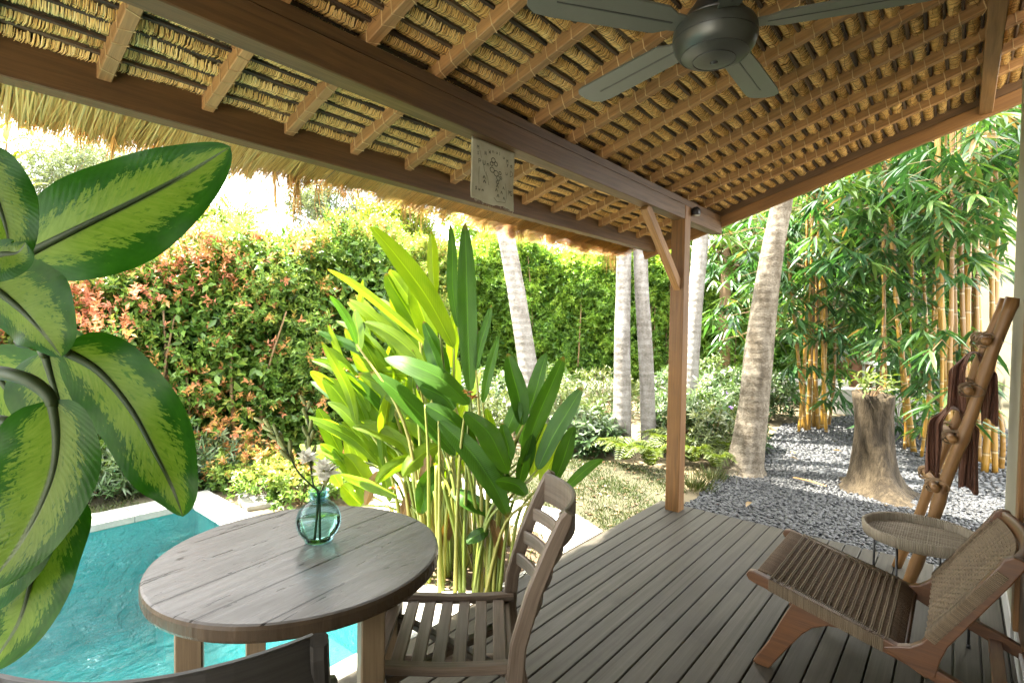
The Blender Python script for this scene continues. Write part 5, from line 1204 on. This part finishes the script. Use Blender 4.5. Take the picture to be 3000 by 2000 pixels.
# low walls and patio behind the bamboo
a, b = ground_at(1900, 12.0), ground_at(2480, 11.6); dv = (b-a).normalized()
mb = MB(); mb.sweep([V((a.x, a.y, .2)), V((b.x, b.y, .2))], .16, .5, ch=.01); w_ = mb.build('garden_wall', M['concrete']); tag(w_, 'long low pale green grey wall running behind the veranda post and bamboo', 'wall')
a, b = ground_at(2440, 10.2), ground_at(2760, 9.4)
mb = MB(); mb.sweep([V((a.x, a.y, .19)), V((b.x, b.y, .19))], .5, .48, ch=.012); w_ = mb.build('raised_ledge', M['concrete']); tag(w_, 'raised cream concrete ledge behind the stump and bamboo canes', 'ledge')
a, b = ground_at(2858, 9.2), ground_at(3060, 8.2)
mb = MB(); mb.sweep([V((a.x, a.y, 1.9)), V((b.x, b.y, 1.9))], .2, 3.9, ch=.01); w_ = mb.build('boundary_wall', M['dull_wall']); tag(w_, 'tall cream boundary wall glimpsed behind the thickest bamboo', 'wall')
jc = ground_at(2500, 12.3); t = thing('clay_jar', (jc.x, jc.y, GZ), 'large brown clay jar behind the thin bamboo canes', 'jar')
mb = MB(); mb.lathe([(0, 0), (.24, 0), (.36, .25), (.44, .6), (.42, .95), (.32, 1.15), (.3, 1.22), (.36, 1.27), (.32, 1.27), (.26, 1.2), (0, 1.1)], 32, (jc.x, jc.y, GZ)); mb.build('body', M['terracotta'], t, True)
bc = ground_at(2690, 12.0); t = thing('garden_bench', (bc.x, bc.y, GZ), 'reddish wooden slatted garden bench half hidden by bamboo', 'bench')
ba = math.atan2(CR.y, CR.x); bd = V((math.cos(ba), math.sin(ba), 0)); bn = V((-bd.y, bd.x, 0))
for k in range(4): mb = MB(); mb.sweep([bc+bn*(-.18+.12*k)-bd*.6+V((0, 0, .85)), bc+bn*(-.18+.12*k)+bd*.6+V((0, 0, .85))], .1, .03); mb.build('seat_slat', M['post'], t)
for k in range(3): mb = MB(); mb.sweep([bc+bn*.28-bd*.6+V((0, 0, 1.05+.14*k)), bc+bn*.28+bd*.6+V((0, 0, 1.05+.14*k))], .03, .09); mb.build('back_slat', M['post'], t)
for s in (-1, 1):
    for q in (-.18, .26): mb = MB(); e = bc+bd*.55*s+bn*q; mb.sweep([e+V((0, 0, -.05)), e+V((0, 0, .84 if q < 0 else 1.45))], .07, .07, up=bd); mb.build('leg', M['post'], t)
tc = ground_at(2565, 11.6); t = thing('garden_table', (tc.x, tc.y, GZ), 'small white topped table beside the clay jar', 'table')
mb = MB(); bx(mb, tc, .42, .42, .80, .86, ba); mb.build('tabletop', M['white'], t)
for s in (-1, 1):
    for q in (-1, 1): mb = MB(); e = tc+bd*.17*s+bn*.17*q; bx(mb, e, .05, .05, GZ, .80, ba); mb.build('leg', M['coping'], t)
kc = ground_at(1742, 11.4); t = thing('stone_basin', (kc.x, kc.y, GZ), 'pale round stone basin on the ground before the long hedge', 'basin')
mb = MB(); mb.lathe([(0, 0), (.3, 0), (.38, .2), (.42, .36), (.40, .38), (.34, .34), (0, .31)], 32, (kc.x, kc.y, GZ)); mb.build('bowl', M['paving'], t, True)
# white cushioned chair glimpsed beyond the heliconia
wc = ground_at(1042, 7.2); t = thing('garden_chair', (wc.x, wc.y, GZ), 'wooden chair with white cushion glimpsed through the heliconia leaves', 'chair')
mb = MB(); bx(mb, wc, .5, .5, 1.05, 1.11, ba+.3); mb.build('seat_frame', M['post'], t)
mb = MB(); mb.sweep(curve([wc+bd*-.2+V((0, 0, 1.14)), wc+bd*-.02+V((0, 0, 1.22)), wc+bd*.03+V((0, 0, 1.45))], 10), .42, .08, up=bn.cross(V((0, 0, 1))), ch=.03); mb.build('cushion', M['white'], t, True)
for s in (-1, 1):
    for q in (-1, 1): mb = MB(); e = wc+bd*.2*s+bn*.2*q; bx(mb, e, .045, .045, GZ, 1.06, ba+.3); mb.build('leg', M['post'], t)
# fallen slat on the pebbles
a, b = G(2325, 1412), G(2420, 1438); a.z = b.z = GZ+.05
mb = MB(); mb.sweep([a, a.lerp(b, .5)+V((0, 0, .008)), b], [.03, .035, .02], .008); tag(mb.build('fallen_bark', M['rafter']), 'dry tan strip of bark lying on the pebbles left of the stump', 'bark strip')
mb = MB(); c = G(2205, 1490)
P, D, N = [], [], []
for (u, v) in ((2200, 1488), (2330, 1340), (2312, 1352), (2440, 1330), (1990, 1420)):
    q = G(u, v); q.z = GZ+.055
    o = link('fallen_leaf', leaves_mesh('fallen_leaf', [tuple(q)], [(random.gauss(0, 1), random.gauss(0, 1), .05)], [(0, 0, 1)], np.array([.11]), np.array([.05]), np.array([.97]), T_LONG), M['bleaf'])
    tag(o, 'dry brown fallen leaf lying on the pebbles and leaf litter', 'leaf', 'fallen leaves on the ground')

# ---- pebbles
def ico():
    bm = bmesh.new(); bmesh.ops.create_icosphere(bm, subdivisions=1, radius=1); v = np.array([x.co[:] for x in bm.verts]); f = np.array([[y.index for y in x.verts] for x in bm.faces])
    bmesh.ops.subdivide_edges(bm, edges=bm.edges[:], cuts=0); bm.free(); return v, f
def inpoly(x, y, poly):
    r = np.zeros(len(x), bool); j = len(poly)-1
    for i in range(len(poly)):
        xi, yi = poly[i]; xj, yj = poly[j]; c = ((yi > y) != (yj > y)) & (x < (xj-xi)*(y-yi)/(yj-yi+1e-12)+xi); r ^= c; j = i
    return r
def pebbles(x0, y0, x1, y1, sp, layers):
    vt, ft = ico(); X = []
    nx, ny = int((x1-x0)/sp), int((y1-y0)/sp)
    for l in range(layers):
        gx, gy = np.meshgrid(np.arange(nx), np.arange(ny)); p = np.stack([x0+(gx.ravel()+.5*(gy.ravel() % 2))*sp, y0+gy.ravel()*sp], 1)+RNG.normal(0, sp*.28, (nx*ny, 2))
        X.append(np.column_stack([p, np.full(len(p), GZ+.008+l*sp*.22)]))
    X = np.concatenate(X); X = X[inpoly(X[:, 0], X[:, 1], gp)]; X = X[np.hypot(X[:, 0]-sg.x, X[:, 1]-sg.y) > .2]
    n = len(X); a = sp*.60*RNG.lognormal(0, .22, n); b = a*RNG.uniform(.6, .9, n); c = a*RNG.uniform(.32, .5, n); th = RNG.uniform(0, 3.14, n); tx, ty = RNG.normal(0, .22, n), RNG.normal(0, .22, n)
    v = vt[None]*np.stack([a, b, c], 1)[:, None]*(1+.07*RNG.normal(0, 1, (n, len(vt), 1)))
    cs, sn = np.cos(th)[:, None], np.sin(th)[:, None]; x = v[..., 0]*cs-v[..., 1]*sn; y = v[..., 0]*sn+v[..., 1]*cs; z = v[..., 2]+x*tx[:, None]+y*ty[:, None]
    w = np.stack([x, y, z], -1)+X[:, None]
    return w.reshape(-1, 3), (ft[None]+(np.arange(n)*len(vt))[:, None, None]).reshape(-1, 3), np.repeat(np.clip(RNG.beta(2, 2.4, n), 0, 1), len(vt))
A = pebbles(4.36, -1.0, 6.6, 2.1, .035, 2); B = pebbles(6.6, -2., 12.3, 2.2, .058, 1)
me = npmesh('pebbles', np.concatenate([A[0], B[0]]), np.concatenate([A[1], B[1]+len(A[0])]), np.concatenate([A[2], B[2]]), None, True)
tag(link('pebbles', me, M['stone']), kind='stuff')

# ---- grass
def grass(name, n, poly, h, var):
    x0, y0 = np.min(poly, 0); x1, y1 = np.max(poly, 0); x = RNG.uniform(x0, x1, n); y = RNG.uniform(y0, y1, n); k = inpoly(x, y, [tuple(p) for p in poly])
    k &= RNG.random(n) < np.clip(.55+.5*np.sin(x*5+1)*np.sin(y*4.3)+.3*np.sin(x*11-y*7), .08, 1); x, y = x[k], y[k]; m = len(x)
    d = np.stack([RNG.normal(0, .6, m), RNG.normal(0, .6, m), np.full(m, 1.)], 1); L = h*RNG.uniform(.5, 1.3, m)
    me = leaves_mesh(name, np.stack([x, y, np.full(m, GZ)], 1), d, RNG.normal(0, 1, (m, 3)), L, np.full(m, .006)+L*.03, np.clip(var+RNG.normal(0, .22, m), 0, 1))
    tag(link(name, me, M['grass']), kind='stuff')
grass('grass', 26000, np.array([(-3, 5.13), (2.6, 5.13), (3.0, 5.2), (2.6, 5.7), (-3, 6.2)]), .05, .45)
grass('dry_grass', 34000, np.array([(3.62, 3.6), (3.5, 2.0), (4.9, 1.93), (5.5, 2.3), (5.4, 3.2), (5, 4.4), (4.2, 5.6), (3.4, 5.2)]), .04, .42)
grass('bed_grass', 2600, np.array(pb), .13, .5)
for nm, lab, (u, d), n_ in (('grass_tuft', 'grassy tuft at the corner of the deck right of the post', (2035, 5.15), 260), ('grass_tuft', 'small dry tuft of grass beside the veranda post base', (2085, 5.45), 160)):
    g = ground_at(u, d); m = n_; a = RNG.uniform(0, 6.28, m); r = np.abs(RNG.normal(0, .09, m))
    me = leaves_mesh(nm, np.stack([g.x+r*np.cos(a), g.y+r*np.sin(a), np.full(m, GZ)], 1), np.stack([np.cos(a)*.6, np.sin(a)*.6, np.full(m, 1.)], 1)+RNG.normal(0, .25, (m, 3)), RNG.normal(0, 1, (m, 3)), RNG.uniform(.08, .2, m), np.full(m, .007), RNG.uniform(.2, 1, m))
    tag(link(nm, me, M['grass']), kind='stuff')
# leaf litter
m = 1500; x = RNG.uniform(3.4, 8, m); y = RNG.uniform(1.9, 5.4, m); k = (y > 2.0+.0*x) ; x, y = x[k], y[k]; m = len(x)
me = leaves_mesh('leaf_litter', np.stack([x, y, np.full(m, GZ+.012)], 1), np.stack([RNG.normal(0, 1, m), RNG.normal(0, 1, m), RNG.normal(0, .12, m)], 1), np.array([[0, 0, 1.]])+RNG.normal(0, .2, (m, 3)), RNG.uniform(.03, .08, m), RNG.uniform(.015, .03, m), RNG.random(m))
tag(link('leaf_litter', me, m_leaf('litter', [(0, (.06, .03, .014)), (.6, (.14, .085, .04)), (1, (.24, .17, .09))], .1, .7)), kind='stuff')

# ================================================================== LIGHT
SUN = V((-.20, .42, 1)).normalized(); EL = math.asin(SUN.z); AZ = math.atan2(SUN.x, SUN.y)
sl = bpy.data.lights.new('sun', 'SUN'); sl.energy = 5.0; sl.angle = R_(.53); sl.color = (1, .92, .78)
so = bpy.data.objects.new('sun', sl); COL.objects.link(so); so.rotation_euler = SUN.to_track_quat('Z', 'Y').to_euler()
w = bpy.data.worlds.new('World'); SC.world = w; w.use_nodes = True; nt = w.node_tree; nt.nodes.clear()
N_ = nt.nodes.new; sky = N_('ShaderNodeTexSky'); sky.sky_type = 'NISHITA'; sky.sun_disc = False; sky.sun_elevation = EL; sky.sun_rotation = AZ; sky.air_density = 1.2; sky.dust_density = 2.5
tcd = N_('ShaderNodeTexCoord'); mp = N_('ShaderNodeMapping'); mp.inputs['Scale'].default_value = (1, 1, 2.2); nt.links.new(tcd.outputs['Generated'], mp.inputs[0])
no = N_('ShaderNodeTexNoise'); no.inputs['Scale'].default_value = 2.6; no.inputs['Detail'].default_value = 7; no.inputs['Roughness'].default_value = .55; nt.links.new(mp.outputs[0], no.inputs['Vector'])
cr = N_('ShaderNodeValToRGB'); cr.color_ramp.elements[0].position = .30; cr.color_ramp.elements[1].position = .46; nt.links.new(no.outputs['Fac'], cr.inputs[0])
mx = N_('ShaderNodeMix'); mx.data_type = 'RGBA'; nt.links.new(cr.outputs[0], mx.inputs[0]); nt.links.new(sky.outputs[0], mx.inputs[6]); sx = N_('ShaderNodeSeparateXYZ'); nt.links.new(tcd.outputs['Generated'], sx.inputs[0])
gr_ = N_('ShaderNodeValToRGB'); nt.links.new(sx.outputs[2], gr_.inputs[0]); e = gr_.color_ramp.elements
e[0].position = .05; e[0].color = (.76, .76, .75, 1); e[1].position = .75; e[1].color = (1., .98, .94, 1); e.new(.4).color = (.80, .80, .78, 1)
dk = N_('ShaderNodeTexNoise'); dk.inputs['Scale'].default_value = 5.; dk.inputs['Detail'].default_value = 6; nt.links.new(mp.outputs[0], dk.inputs['Vector'])
sc_ = N_('ShaderNodeMapRange'); nt.links.new(dk.outputs['Fac'], sc_.inputs[0]); sc_.inputs[1].default_value = .3; sc_.inputs[2].default_value = .7; sc_.inputs[3].default_value = 7.; sc_.inputs[4].default_value = 12.
vm = N_('ShaderNodeVectorMath'); vm.operation = 'SCALE'; nt.links.new(gr_.outputs[0], vm.inputs[0]); nt.links.new(sc_.outputs[0], vm.inputs['Scale']); nt.links.new(vm.outputs[0], mx.inputs[7])
bg = N_('ShaderNodeBackground'); bg.inputs[1].default_value = .12; nt.links.new(mx.outputs[2], bg.inputs[0]); wo = N_('ShaderNodeOutputWorld'); nt.links.new(bg.outputs[0], wo.inputs[0])
vs = SC.view_settings; vs.view_transform = 'Standard'; vs.look = 'None'; vs.gamma = 1; vs.exposure = 3.5
SC.display_settings.display_device = 'sRGB'
cy = SC.cycles if hasattr(SC, 'cycles') else None
SC.render.engine = 'CYCLES'; cy = SC.cycles
cy.use_denoising = True
try: cy.denoiser = 'OPENIMAGEDENOISE'
except Exception: pass
cy.max_bounces = 10; cy.diffuse_bounces = 5; cy.transparent_max_bounces = 16; cy.transmission_bounces = 8; cy.caustics_reflective = False; cy.caustics_refractive = False
cy.sample_clamp_indirect = 6; cy.use_adaptive_sampling = True; cy.adaptive_threshold = .02
